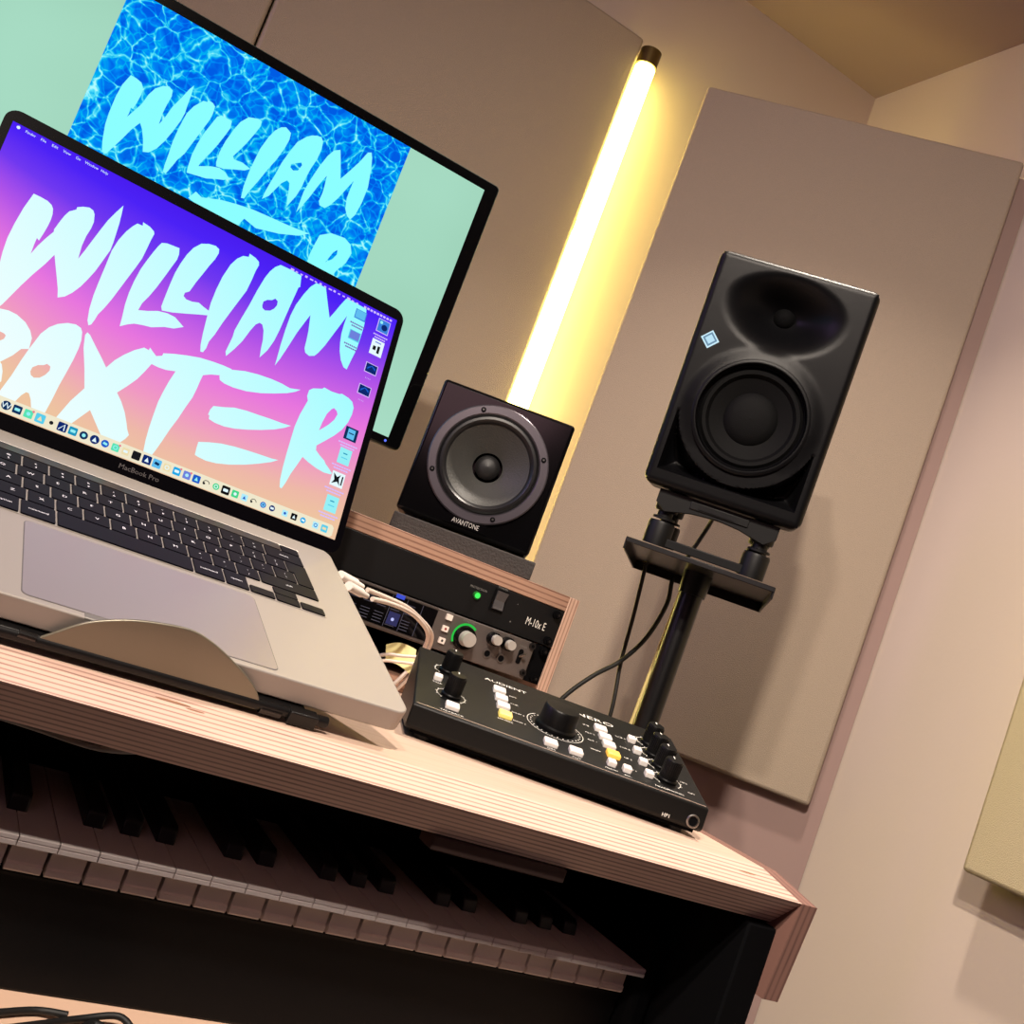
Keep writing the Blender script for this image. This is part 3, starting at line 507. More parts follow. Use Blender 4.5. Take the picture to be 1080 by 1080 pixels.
# curved lip: half-moon plate standing up from the front bar
arc = [(-.2440,-.0190), (-.2378,-.0135), (-.223,-.0005), (-.2046,.0081), (-.1865,.0126), (-.1669,.0148), (-.1535,.012), (-.138,.0055), (-.1188,-.0052), (-.1085,-.0135), (-.1034,-.0215), (-.105,-.0245), (-.2435,-.0235)]
arc = [Vector(p) for p in arc]; sm = []
for i in range(len(arc)-3):
    a_, b_, c_, d_ = arc[max(i-1, 0)], arc[i], arc[i+1], arc[i+2]
    for t_ in (0, .25, .5, .75): sm.append(tuple(.5*((2*b_)+(c_-a_)*t_+(2*a_-5*b_+4*c_-d_)*t_*t_+(3*b_-a_-3*c_+d_)*t_**3)))
sm += [tuple(p) for p in arc[-3:]]
mb.prism(sm, -.2085, -.2062, 'y')
obj('curved_lip', mb, lip_m, stand, bevel=.0007)
mb = MB(); mb.T = inv
mb.cyl((-.103, -.2075, -.0225), (-.088, -.2075, -.0225), .0036, mi=1, n=14); 
q2_ = MB(); q2_.T = inv; q2_.cyl((-.2535, -.2075, -.0185), (-.2435, -.2075, -.0190), .0028, mi=1, n=14); obj('hinge_pin', q2_, [st_m, dark_steel], stand)
obj('hinge_pin', mb, [st_m, dark_steel], stand, bevel=.0006)
mb = MB(); mb.T = inv; mb.box(-.084, -.064, -.2125, -.2035, -.0255, -.0165)
obj('hinge_block', mb, st_m, stand, bevel=.0008)
mb = MB()
mb.prism([(-.13,-.072),(.115,-.072),(.105,.14),(-.12,.14)], 0, .005, 'z')
obj('base_plate', mb, st_m, stand, bevel=.0015)
for sx_ in (-.10, .09):
    mb = MB(); mb.prism([(.08,.004),(.13,.004),(.055,.095),(.03,.09)], sx_-.004, sx_+.004, 'x')
    obj('support_arm', mb, st_m, stand, bevel=.001)
# ------------------------------------------------------------------ wide monitor
MN = 1.25
mon = thing('monitor', (0, MN, H0+.0515), 'wide black-framed monitor behind the laptop showing a blue pool picture on pale green', 'monitor')
def green_field():
    m = bpy.data.materials.new('monitor_field'); m.use_nodes = True; nt = m.node_tree; nt.nodes.clear()
    tc = nt.nodes.new('ShaderNodeTexCoord'); n = nt.nodes.new('ShaderNodeTexNoise'); n.inputs['Scale'].default_value = 3
    nt.links.new(tc.outputs['Object'], n.inputs['Vector']); r = ramp(nt, [(.3, rgb(160,212,186)), (.7, rgb(176,230,206))]); nt.links.new(n.outputs['Fac'], r.inputs[0])
    em = nt.nodes.new('ShaderNodeEmission'); nt.links.new(r.outputs[0], em.inputs[0]); o = nt.nodes.new('ShaderNodeOutputMaterial'); nt.links.new(em.outputs[0], o.inputs[0]); em.inputs[1].default_value = .95; return m
def pool():
    m = bpy.data.materials.new('pool_picture'); m.use_nodes = True; nt = m.node_tree; nt.nodes.clear()
    tc = nt.nodes.new('ShaderNodeTexCoord'); n = nt.nodes.new('ShaderNodeTexNoise'); n.inputs['Scale'].default_value = 22; n.inputs['Detail'].default_value = 3
    nt.links.new(tc.outputs['Object'], n.inputs['Vector'])
    mx = nt.nodes.new('ShaderNodeVectorMath'); mx.operation = 'MULTIPLY_ADD'; mx.inputs[1].default_value = (.035,.035,.035)
    nt.links.new(n.outputs['Color'], mx.inputs[0]); nt.links.new(tc.outputs['Object'], mx.inputs[2])
    outs = []
    for sc, w in ((42, .09), (85, .12)):
        v = nt.nodes.new('ShaderNodeTexVoronoi'); v.feature = 'DISTANCE_TO_EDGE'; v.inputs['Scale'].default_value = sc; nt.links.new(mx.outputs[0], v.inputs['Vector'])
        q = math_n(nt, 'SUBTRACT', 1.0, math_n(nt, 'MULTIPLY', v.outputs['Distance'], 1/w)); q = math_n(nt, 'MAXIMUM', q, 0.0); outs.append(math_n(nt, 'POWER', q, 1.4))
    n2 = nt.nodes.new('ShaderNodeTexNoise'); n2.inputs['Scale'].default_value = 34; n2.inputs['Detail'].default_value = 5; n2.inputs['Distortion'].default_value = 1.5; nt.links.new(tc.outputs['Object'], n2.inputs['Vector'])
    s = nt.nodes.new('ShaderNodeSeparateXYZ'); nt.links.new(tc.outputs['Object'], s.inputs[0])
    low = math_n(nt, 'MULTIPLY_ADD', s.outputs['Z'], -1.6, .62)
    f = math_n(nt, 'ADD', math_n(nt, 'MULTIPLY', outs[0], .55), math_n(nt, 'MULTIPLY', outs[1], .28))
    f = math_n(nt, 'ADD', f, math_n(nt, 'MULTIPLY_ADD', n2.outputs['Fac'], 1.5, -.62)); f = math_n(nt, 'ADD', f, math_n(nt, 'MULTIPLY', low, .4))
    r = ramp(nt, [(0, rgb(0,92,228)), (.25, rgb(0,132,245)), (.5, rgb(0,184,242)), (.78, rgb(90,228,250)), (1, rgb(176,250,255))]); nt.links.new(f, r.inputs[0])
    em = nt.nodes.new('ShaderNodeEmission'); nt.links.new(r.outputs[0], em.inputs[0]); o = nt.nodes.new('ShaderNodeOutputMaterial'); nt.links.new(em.outputs[0], o.inputs[0]); return m
mx0, mx1, mz0, mz1 = -.398, .424, .0965, .4545     # relative to the monitor root (z above case top)
mon_edge = mat('monitor_edge', rgb(64,78,74), .3, metal=.4)
obj('frame', MB().prism(rrect(mx0, mx1, mz0, mz1, .006), .0012, .016, 'y'), mon_edge, mon, bevel=.002)
obj('bezel', MB().prism(rrect(mx0+.002, mx1-.002, mz0+.002, mz1-.002, .005), 0, .0014, 'y').disc(.4025, .1025, .0016, lambda a, b: (a, -.0003, b), 1), [gloss_black, emis('blue_led', rgb(90,110,255), 1.5)], mon)
S = MB(); fz = H0-(H0+.0515)
S.box(mx0+.0135, mx1-.0195, -.0006, 0, .1075, .4405, 0)
ma = lambda d: (lambda a, b: (a, -.0006-d, b))
S.add([(-.0435,-.0008,.1075), (.2990,-.0008,.1075), (.2990,-.0008,.4405), (-.0435,-.0008,.4405)], [(0,1,2,3)], 1)
for o_, h_ in MON_LETTERS:
    cv = lambda L: [(x/1e4, max(.1078, z/1e4-.0515)) for x, z in L]
    S.flat(cv(o_), cv(h_) if h_ else None, ma(.0004), 2)
obj('screen', S, [green_field(), pool(), emis('pool_lettering', rgb(140,255,255), 1.0)], mon)
obj('stand_neck', MB().prism(rrect(-.035, .035, .022, .05, .01), .01, .30, 'z'), dark_steel, mon, bevel=.002)
obj('stand_bracket', MB().box(-.05, .05, .0145, .03, .2, .3), dark_steel, mon)
obj('stand_foot', MB().prism(rrect(-.12, .12, -.05, .11, .02), 0, .01, 'z'), dark_steel, mon, bevel=.002)
# ------------------------------------------------------------------ rack case
RN = 1.07
RU0, RU1, RZ1 = .1072, .6314, H0+.0515
case = thing('rack_case', (.3693, RN, DZ), 'plywood rack case holding two black rack units, small speaker on top', 'rack')
hx = (RU1-RU0)/2; hz = RZ1-DZ
obj('top_board', MB().box(-hx, hx-.0136, 0, .34, hz-.0175, hz), ply('case_top_ply', 'Z', .0058, rgb(168,132,112), rgb(116,80,66)), case, bevel=.0008)
obj('bottom_board', MB().box(-hx+.0138, hx-.0138, 0, .34, 0, .016), MATS['case_top_ply'], case, bevel=.0008)
cs = ply('case_side_ply', 'X', .0045, rgb(200,166,146), rgb(146,108,92))
obj('side_board', MB().box(hx-.0135, hx, 0, .34, 0, hz), cs, case, bevel=.0008)
obj('side_board', MB().box(-hx-.0001, -hx+.0135, 0, .34, 0, hz-.0177), cs, case, bevel=.0008)
obj('back_board', MB().box(-hx+.0138, hx-.0138, .325, .335, .0165, hz-.018), matte_black, case)
# power conditioner
cu0, cu1 = .1215, .6172
pc = thing('power_conditioner', (.3693, RN, H0-.0105), 'plain black one-unit power conditioner with a green lamp, at the top of the rack', 'rack unit', 'units in the rack case')
a, b = cu0-.3693, cu1-.3693
fy = lambda d=0.0: (lambda x, z: (x, -.0007-d, z))
mb = MB().box(a, b, 0, .003, .0005, .0438); obj('faceplate', mb, mat('faceplate_black', rgb(11,11,13), .5, spec=.3), pc, bevel=.0006)
obj('chassis', MB().box(a+.012, b-.012, .0033, .22, .001, .043), matte_black, pc)
sx_ = .505-.3693
mb = MB().cyl((sx_, -.0035, .026), (sx_, 0, .026), .0042, n=20).cyl((sx_, -.0043, .026), (sx_, -.0035, .026), .003, mi=1, n=16)
obj('pilot_lamp', mb, [mat('lamp_ring', rgb(30,110,40), .4), emis('green_lamp', rgb(70,235,90), 1.3)], pc)
sw = .5335-.3693
mb = MB().box(sw-.0085, sw+.0085, -.0015, 0, .0165, .0415).prism([(0,.0185),(-.0045,.0195),(-.002,.0292),(-.006,.0395),(0,.0395)], sw-.0062, sw+.0062, 'x', 1)
obj('rocker_switch', mb, [black_plastic, mat('switch_grey', rgb(74,72,74), .35)], pc)
mb = MB(); mb.text('M-10x E', .0128, .5735-.3693, .0155, fy(-.0004), 0, sx=.62); mb.text('POWER', .0035, sw, .0425-.0005, fy(-.0004), 1, align='CENTER'); mb.text('PROTECTION', .0035, sx_, .0325, fy(-.0004), 1, align='CENTER'); mb.text('OK', .003, sx_, .0358, fy(-.0004), 1, align='CENTER') if False else None
mb.disc(.5555-.3693, .012, .0009, fy(-.0004), 1); mb.disc(.557-.3693, .033, .0006, fy(-.0004), 1)
obj('faceplate_print', mb, [white_print, grey_print], pc)
def rack_screw(par, x, z):
    m_ = MB().cyl((x, -.0035, z), (x, .001, z), .0048, n=14).cyl((x, -.0075, z), (x, -.0035, z), .0034, .003, n=6); m_.cyl((x, -.0078, z), (x, -.0074, z), .0015, n=8, mi=1)
    return obj('rack_screw', m_, [matte_black, dark_steel], par)
for x in (a+.009, b-.0095):
    rack_screw(pc, x, .0375); rack_screw(pc, x, .0065)
# audio interface
ai = thing('audio_interface', (.3693, RN, H0-.0552), 'dark grey rack audio interface with a green-ringed level knob, below the power conditioner', 'rack unit', 'units in the rack case')
gm = mat('interface_grey', rgb(98,90,87), .42, metal=.4, bump=.04, bscale=1500); gm2 = mat('interface_frame', rgb(112,104,100), .35, metal=.7)
ox = .3693; zo = .0552
fx = .592-ox
obj('faceplate', MB().box(a, b, .002, .004, .0004, .0440), matte_black, ai)
obj('front_panel', MB().box(a+.017, fx, -.008, .002, .001, .0436), gm, ai, bevel=.0012)
obj('chassis', MB().box(a+.014, fx, .0042, .20, .001, .043), matte_black, ai)
dx0, dx1 = -.215, .4655-ox
mb = MB().box(dx0, dx1, -.0088, -.0079, .0055, .0405)
obj('display', mb, gloss_black, ai)
mb = MB(); fd = lambda x, z: (x, -.0092, z)
for k_ in range(18):
    for j in range(2):
        z_ = .035-j*.017
        xx = dx0+.006+k_*.0158
        if xx+.012 > dx1: continue
        for q in range(4): mb.box(xx, xx+.0105, -.0091, -.0089, z_-q*.0032, z_-q*.0032+.0007, 0)
mb.box(.4145-ox, .4245-ox, -.0093, -.0089, zo-.0165, zo-.0122, 1); mb.box(.4135-ox, .4265-ox, -.0093, -.0089, zo-.0455, zo-.032, 2); mb.disc(.4195-ox, zo-.0395, .0018, lambda x, z: (x, -.0095, z), 3)
for x in (.4115, .429, .4475): mb.box(x-ox-.0003, x-ox+.0003, -.0091, -.0089, .006, .0405, 0)
obj('display_readout', mb, [mat('readout_dim', rgb(52,52,64), .5, emit=rgb(70,72,95), estr=.25), emis('readout_blue', rgb(70,90,230), .8), mat('readout_box', rgb(24,28,62), .4, emit=rgb(30,36,90), estr=.5), emis('readout_dot', rgb(190,195,250), 1)], ai)
for z_ in (.0421, .0036):
    obj('trim_line', MB().box(a+.02, dx1+(.0 if z_ < .01 else .0), -.0090, -.0079, z_-.0008, z_+.0012), gm2, ai)
for (x, z, c_) in ((.480,-.017,0),(.480,-.030,1),(.481,-.043,2)):
    mb = MB().prism(rrect(x-ox-.0036, x-ox+.0036, zo+z-.0032, zo+z+.0032, .0008, 3), -.0108, -.0079, 'y')
    if c_: mb.disc(x-ox, zo+z, .0014, lambda x_, z_: (x_, -.0110, z_), c_)
    obj('button', mb, [white_rubber, mat('button_red', rgb(140,50,50), .5), mat('button_dark', rgb(50,50,50), .5)], ai)
kx_, kz_ = .5045-ox, zo-.0322
mb = MB(); mb.lathe([(.0155,.008),(.0155,.0135),(.0135,.0145),(.0118,.0145)], c=(kx_,0,kz_), n=40, mi=0)
mb.lathe([(.0152,.0085),(.0158,.0125),(.0145,.0148)], c=(kx_,0,kz_), n=40, mi=0)
obj('level_knob', MB().lathe([(.0001,.0150),(.0120,.0150),(.0128,.0140),(.0135,.008)], c=(kx_,0,kz_), n=36).lathe([(.0085,.015),(.0078,.0255),(.0001,.0258)], c=(kx_,0,kz_), n=30, mi=1), [gloss_black, mat('knob_cap', rgb(214,210,204), .3, metal=.55)], ai, smooth=True)
mb = MB(); mb.disc(kx_, kz_, .0160, lambda x, z: (x, -.0122, z), 0, n=40, r2=.0136, a0=52, a1=212); mb.disc(kx_, kz_, .0160, lambda x, z: (x, -.0121, z), 1, n=24, r2=.0150, a0=262, a1=340)
obj('level_ring', mb, [emis('ring_green', rgb(45,190,70), 1.0), gm2], ai)
for x in (.538, .556):
    z = -.0225
    obj('phones_knob', MB().lathe([(.0075,.008),(.0075,.016),(.0068,.017),(.0055,.017)], c=(x-ox,0,zo+z), n=28).lathe([(.0056,.017),(.0052,.0235),(.0001,.0236)], c=(x-ox,0,zo+z), n=24, mi=1), [gloss_black, MATS['knob_cap']], ai, smooth=True)
    obj('jack_socket', MB().lathe([(.0036,.008),(.0036,.0055)], c=(x-ox,0,zo-.0400), n=20, mi=1).lathe([(.0052,.008),(.005,.0095),(.0038,.0095),(.0036,.008)], c=(x-ox,0,zo-.0400), n=24).lathe([(.0001,.0084),(.0037,.0084)], c=(x-ox,0,zo-.04), n=20, mi=1), [gm2, matte_black], ai)
tx = .5775-ox
obj('power_toggle', MB().prism(rrect(tx-.0028, tx+.0028, zo-.0395, zo-.0225, .0028, 6), -.0088, -.0079, 'y', 0).cyl((tx, -.0085, zo-.031), (tx+.0015, -.0165, zo-.0265), .0016, n=10, mi=1), [matte_black, steel], ai)
for z in (-.0155, -.0468):
    obj('hex_bolt', MB().cyl((.588-ox, -.0105, zo+z), (.588-ox, -.008, zo+z), .0042, n=6).cyl((.588-ox, -.0108, zo+z), (.588-ox, -.0105, zo+z), .002, n=8, mi=1), [dark_steel, matte_black], ai)
for x in (a+.009, b-.0095):
    rack_screw(ai, x, .0385); rack_screw(ai, x, .0065)
mb = MB(); fi = lambda x, z: (x, -.0083, z)
mb.text('MONITOR', .0032, kx_, zo-.0155, fi, 0, align='CENTER'); mb.text('INPUT', .003, .480-ox, zo-.0128, fi, 0, align='CENTER'); mb.text('HP1', .003, .538-ox, zo-.0145, fi, 0, align='CENTER'); mb.text('HP2', .003, .556-ox, zo-.0145, fi, 0, align='CENTER'); mb.text('POWER', .003, tx, zo-.0205, fi, 0, align='CENTER')
mb.disc(.499-ox, zo-.0475, .0011, fi, 0)
obj('panel_print', mb, [grey_print], ai)
# ------------------------------------------------------------------ small square speaker on a foam pad
pad = obj('foam_pad', MB().prism([(0,.0001),(.185,.0001),(.185,.012),(0,.0215)], -.012, .158, 'x'), mat('foam', rgb(58,54,52), .95, bump=.8, bscale=350, var=.3, vscale=300), M=yawM((.42, 1.142, H0+.0517), -25.6), bevel=.0015)
tag(pad, 'dark grey foam wedge between the small square speaker and the rack case', 'foam pad')
AM = yawM((.4225, 1.186, H0+.0795), -25.2, -2.3)
av = thing('cube_speaker', None, 'small glossy black square speaker with a single round driver, on foam', 'speaker', M=AM)
A_ = .165
ac = (A_/2+.001, 0, A_/2+.002)
mb = MB(); circ = [(ac[0]+.0592*math.cos(2*math.pi*i/64), ac[2]+.0592*math.sin(2*math.pi*i/64)) for i in range(64)]
e_ = .004; fr_ = rrect(e_, A_-e_, e_, A_-e_, .0005, 2); mb.flat(fr_, circ, lambda x, z: (x, 0, z))
def loop(d, y):
    return [(p, y, q) for p, q in rrect(e_-d, A_-e_+d, e_-d, A_-e_+d, .0005+d, 6)]
lp = []
for t_ in range(5):
    a_ = math.pi/2*t_/4; lp.append(loop(e_*math.sin(a_), e_*(1-math.cos(a_))))
lp.append(loop(e_, A_-.002)); lp.append(loop(e_-.002, A_)); nl_ = len(lp[0])
mb.add([p for l in lp for p in l], [(j*nl_+i, j*nl_+(i+1) % nl_, (j+1)*nl_+(i+1) % nl_, (j+1)*nl_+i) for j in range(len(lp)-1) for i in range(nl_)]+[tuple((len(lp)-1)*nl_+i for i in range(nl_))])
mb.lathe([(.0592,0),(.0592,-.035),(.0001,-.035)], c=(ac[0],0,ac[2]), n=64)
obj('cabinet', mb, gloss_black, av, smooth=True)
obj('driver_ring', MB().lathe([(.0715,.0),(.0715,.004),(.0700,.0052),(.0615,.0052),(.0600,.004),(.0595,-.001)], c=ac, n=72), mat('driver_ring_grey', rgb(78,74,80), .28, metal=.6), av, smooth=True)
for t_ in (52, 142, 232, 322):
    t_ = math.radians(t_-27); p = Vector(ac)+V(math.cos(t_)*.0655, 0, math.sin(t_)*.0655)
    obj('driver_screw', MB().cyl(p+V(0,-.0062,0), p+V(0,-.004,0), .0030, n=14).cyl(p+V(0,-.0064,0), p+V(0,-.0062,0), .0013, n=6, mi=1), [matte_black, dark_steel], av)
obj('driver_surround', MB().lathe([(.0600,.0035),(.0585,.002),(.0565,.006),(.0535,.0068),(.0505,.0048),(.0490,.0015)], c=ac, n=72), mat('surround_rubber', rgb(26,25,27), .35), av, smooth=True)
obj('speaker_cone', MB().lathe([(.0495,.0020),(.0480,.0005),(.034,-.010),(.018,-.021)], c=ac, n=72), mat('paper_cone', rgb(62,62,60), .5, bump=.3, bscale=500), av, smooth=True)
obj('dust_cap', MB().lathe([(.0150,-.0205),(.0150,-.019),(.0125,-.0155),(.0085,-.0135),(.0001,-.0125)], c=ac, n=40), mat('dust_cap', rgb(20,20,21), .5), av, smooth=True)
obj('well_back', MB().lathe([(.0596,.0018),(.0001,.0018)], c=(ac[0], -.0001, ac[2]), n=8), matte_black, av) if False else None
mb = MB(); bz = .0098
mb.prism([(.056,.0045),(.060,.016),(.107,.016),(.111,.0045)], -.0032, -.0002, 'y', 0)
mb.text('AVANTONE', .0085, A_/2+.0008, .0070, lambda x, z: (x, -.0034, z), 1, align='CENTER', sx=.72)
obj('badge', mb, [gloss_black, mat('badge_silver', rgb(190,186,180), .4)], av)
# ------------------------------------------------------------------ monitor controller (wedge desktop unit)
MXa, MXb = V(.9432,-.3322,0), V(.3322,.9432,0)
mc = thing('monitor_controller', None, 'black wedge-shaped monitor controller with white buttons and knobs on the desk', 'audio controller', M=frame(V(.3944*KS,.8795*KS,DZ), MXa, MXb, V(0,0,1)) @ Matrix.Scale(KS, 4))
MW, MD = .2875, .172
zf, zr = .0305, .070
obj('housing', MB().prism([(.004,.0075),(0,.010),(0,zf-.001),(.002,zf),(MD,zr),(MD,.0075)], 0, MW, 'x'), mat('controller_black', rgb(11,11,11), .45, bump=.1, bscale=1800, spec=.22), mc, bevel=.0015)
obj('foot', MB().cyl((.02,.02,0), (.02,.02,.0075), .008), rubber, mc); obj('foot', MB().cyl((MW-.02,.02,0), (MW-.02,.02,.0075), .008), rubber, mc)
obj('foot', MB().cyl((.02,MD-.02,0), (.02,MD-.02,.0075), .008), rubber, mc); obj('foot', MB().cyl((MW-.02,MD-.02,0), (MW-.02,MD-.02,.0075), .008), rubber, mc)
obj('base_rim', MB().box(.006, MW-.006, .006, MD-.006, .0045, .0075), matte_black, mc)
sl = math.atan2(zr-zf, MD)
TM = Matrix.Translation((0,0,zf)) @ Matrix.Rotation(sl, 4, 'X')          # x across, y up the slope, z out of the top
fp = lambda d=.0002: (lambda x, y: (x, y, d))
btn = mat('button_white', rgb(228,220,214), .35, emit=(1,.95,.9,1), estr=.04); by = mat('button_yellow', rgb(240,214,120), .4, emit=rgb(255,225,110), estr=.35); bo = mat('button_orange', rgb(245,190,90), .4, emit=rgb(255,190,70), estr=.55)
def bt(x, y, w, m, d=.0065, h=.0042):
    x /= 1000; y = y/1000-.0105
    mb = MB(); mb.T = TM; mb.box(x-w, x+w, y-d, y+d, -.001, h)
    return obj('button', mb, m, mc, bevel=.0013, seg=3)
for x, y in ((21,98),(193,33),(208,31),(229,125),(230,96),(231,68),(232,40)): bt(x, y, .0042, btn, .0048, .0052)
for x, y, m_ in ((36,31,btn),(86,129,btn),(87,106,btn),(88,84,btn),(89,61,by),(132,29,btn),(157,30,btn),(195,124,btn),(197,103,btn),(198,83,btn),(199,60,bo)): bt(x, y, .0066, m_)
kn_m = mat('knob_black', rgb(6,6,7), .4, bump=.05, bscale=900, spec=.25)
pr = MB(); pr.T = TM
def knob(x, y, r, h, name='knob'):
    x /= 1000; y /= 1000
    mb = MB(); mb.T = TM; P_n = 28
    mb.lathe([(r*1.12,.0005),(r*1.12,.002),(r,.003),(r*.94,h-.001),(r*.88,h),(.0001,h)], c=(x,y,0), ax=(0,0,1), n=36)
    for i in range(P_n):
        t_ = 2*math.pi*i/P_n
        mb.box(x+math.cos(t_)*r*.96-.0003, x+math.cos(t_)*r*.96+.0003, y+math.sin(t_)*r*.96-.0003, y+math.sin(t_)*r*.96+.0003, .003, h-.002)
    mb.box(x-.0006, x+.0006, y+r*.3, y+r*.85, h, h+.0003, 1)
    obj(name, mb, [kn_m, white_print], mc, smooth=True)
    pr.disc(x, y, r*1.5+.0012, fp(), 0, n=30, r2=r*1.5+.0006, a0=-50, a1=230)
    for i in range(11):
        t_ = math.radians(-50+28*i); rr = r*1.5+.0022
        pr.disc(x+rr*math.cos(t_), y+rr*math.sin(t_), .0006, fp(), 0, n=6)
for x, y in ((32,124),(35,53),(252,128),(251,98),(253,69),(252,36)): knob(x, y, .0088, .0215)
# big volume knob
x, y = .142, .070
mb = MB(); mb.T = TM
mb.lathe([(.0205,.0005),(.0205,.003),(.0185,.0045),(.0180,.020),(.0168,.0215),(.0001,.0218)], c=(x,y,0), ax=(0,0,1), n=56)
obj('volume_knob', mb, kn_m, mc, smooth=True)
pr.disc(x, y, .0292, fp(), 0, n=50, r2=.0286, a0=-230, a1=50)
for i in range(23):
    t_ = math.radians(-230+280*i/22); pr.disc(x+.0255*math.cos(t_), y+.0255*math.sin(t_), .0009, fp(), 0, n=6)
pr.text('AUDIENT', .0095, .0715, .1435, fp(), 0, sx=1.15)
pr.text('NERO', .0125, .171, .1385, fp(), 0, sx=1.3)
def lab(t_, x, y, s=.0042, al='LEFT'): pr.text(t_, s, x/1000, y/1000, fp(), 0, align=al)
lab('TALK', 21, 76, al='CENTER'); lab('TALKBACK', 36, 6, .0046, 'CENTER')
for t_, y in (('OPT',118),('CUE',96),('DAW 2',72),('DAW 1',49)): lab(t_, 97, y-2)
lab('SOURCE', 89, 38, al='CENTER')
lab('DIM', 132, 6, .0045, 'CENTER'); lab('CUT', 157, 6, .0045, 'CENTER')
for t_, y in (('SUB',112),('ALT 2',91),('ALT 1',71),('MAIN',47)): lab(t_, 176, y)
lab('MONO', 192, 10, .004, 'CENTER'); lab('POL', 208, 8, .004, 'CENTER')
for t_, y in (('CUE A',113),('CUE B',84),('HP 2',56),('HP 1',28)): lab(t_, 212, y)
lab('HEADPHONES', 250, 10, .0045, 'CENTER'); lab('HP2', 268, 44); lab('HP1', 271, 22)
pr.box(.003, MW-.003, .0022, .0028, .0001, .0004, 1)
obj('top_print', pr, [white_print, mat('edge_shine', rgb(215,210,205), .2, metal=.8)], mc)
mb = MB(); mb.lathe([(.0062,-.0005),(.0062,.0012),(.0056,.0018),(.0045,.0018),(.0043,-.0005)], c=(.276,0,.0152), n=32).lathe([(.0001,.0003),(.0044,.0003)], c=(.276,0,.0152), n=20, mi=1)
obj('headphone_socket', mb, [steel, matte_black], mc, smooth=True)
mb = MB(); mb.text('HP1', .0048, .2505, .0105, lambda x, z: (x, -.0003, z), 0, align='CENTER'); obj('front_print', mb, [white_print], mc)
# ------------------------------------------------------------------ tall two-way speaker
KM = yawM((.631, 1.0335, H0+.2033), -37.4, 6.7)
kh = thing('studio_monitor', None, 'tall charcoal two-way speaker with a waveguide and lit white diamond, on a pole stand', 'speaker', M=KM)
KW, KH_, KD = .182, .277, .20
wx, wz, wr = .0915, .1035, .0618
hx_, hz_ = .0895, .2275
def depth(x, z):
    """how far the front skin sits behind the foremost plane"""
    d = 0.0
    e = min(x, KW-x, z, KH_-z)                       # rounded outer rim
    if e < .008: d += .008-math.sqrt(max(0, .008**2-(.008-e)**2))
    ex, ez = (x-hx_)/.073, (z-hz_)/(.043 if z > hz_ else .054)
    r = math.sqrt(ex*ex+ez*ez)
    if r < 1: d += .040*(.5+.5*math.cos(math.pi*min(1, r)))**1.05
    r = math.hypot(x-wx, z-wz)
    if r < wr: d += .016*min(1, ((wr-r)/.004))
    elif r < wr+.020: d -= .0035*(.5+.5*math.cos(math.pi*(r-wr)/.020))*(1 if z > wz else max(0, 1-(wz-z)/.05))
    # bass ports: rounded triangles in the lower corners
    for sgn in (0, 1):
        xx = x if sgn == 0 else KW-x
        a_ = min(xx-.0125, z-.019); rr = math.hypot(x-wx, z-wz)-.0795
        q = min(a_, rr) if z < .1 and (xx < .09) else -1
        if q > 0: d += .034*(1-math.exp(-q/.005))
    return d
NX, NZ = 110, 168
vs = []; fs = []
for j in range(NZ+1):
    for i in range(NX+1):
        x, z = KW*i/NX, KH_*j/NZ; dd_ = depth(x, z); rc = .011; cx_ = min(max(x, rc), KW-rc); cz_ = min(max(z, rc), KH_-rc); L_ = math.hypot(x-cx_, z-cz_)
        if L_ > rc: x = cx_+(x-cx_)*rc/L_; z = cz_+(z-cz_)*rc/L_; dd_ = .008
        vs.append((x, dd_, z))
for j in range(NZ):
    for i in range(NX):
        q = j*(NX+1)+i; fs.append((q, q+1, q+NX+2, q+NX+1))
mb = MB().add(vs, fs)
obj('front_baffle', mb, mat('baffle_charcoal', rgb(10,10,12), .36, spec=.2, bump=.12, bscale=1600), kh, smooth=True)
obj('cabinet', MB().prism(rrect(0, KW, 0, KH_, .011), .008, .062, 'y', cap=False).prism(rrect(0, KW, 0, KH_, .011), .062, .075, 'y').prism([(.006,.006),(KW-.006,.006),(KW-.006,KH_-.006),(.006,KH_-.006)], .075, KD, 'y'), MATS['baffle_charcoal'], kh, smooth=True)
obj('woofer', MB().lathe([(wr-.001,-.0155),(wr-.0015,-.006),(.0590,-.004),(.0570,-.007),(.055,-.0095)], c=(wx,0,wz), n=64).lathe([(.0570,-.0075),(.0535,-.004),(.0495,-.0045),(.046,-.010),(.030,-.0155),(.0285,-.0135),(.020,-.0105),(.010,-.009),(.0001,-.0085)], c=(wx,0,wz), n=64, mi=1), [black_plastic, mat('woofer_black', rgb(7,7,8), .7, bump=.2, bscale=900, spec=.15)], kh, smooth=True)
obj('woofer_trim', MB().lathe([(wr-.0022,-.012),(wr-.0020,.0028),(wr-.0010,.0042),(wr+.0012,.0044),(wr+.0035,.0030)], c=(wx,0,wz), n=96), MATS['baffle_charcoal'], kh, smooth=True)
obj('tweeter', MB().lathe([(.0135,-.0395),(.0120,-.036),(.009,-.0325),(.005,-.0305),(.0001,-.03)], c=(hx_,0,hz_), n=32), mat('tweeter_black', rgb(7,7,8), .8, spec=.1), kh, smooth=True)
s_ = .0082; lx, lz_ = .0205, .1735
mb = MB().prism([(lx-s_*1.3, lz_), (lx, lz_-s_*1.3), (lx+s_*1.3, lz_), (lx, lz_+s_*1.3)], -.0012, .004, 'y').prism([(lx-s_*1.02, lz_), (lx, lz_-s_*1.02), (lx+s_*1.02, lz_), (lx, lz_+s_*1.02)], -.0016, -.0012, 'y', 1).prism([(lx-s_*.7, lz_), (lx, lz_-s_*.7), (lx+s_*.7, lz_), (lx, lz_+s_*.7)], -.0019, -.0016, 'y', 2)
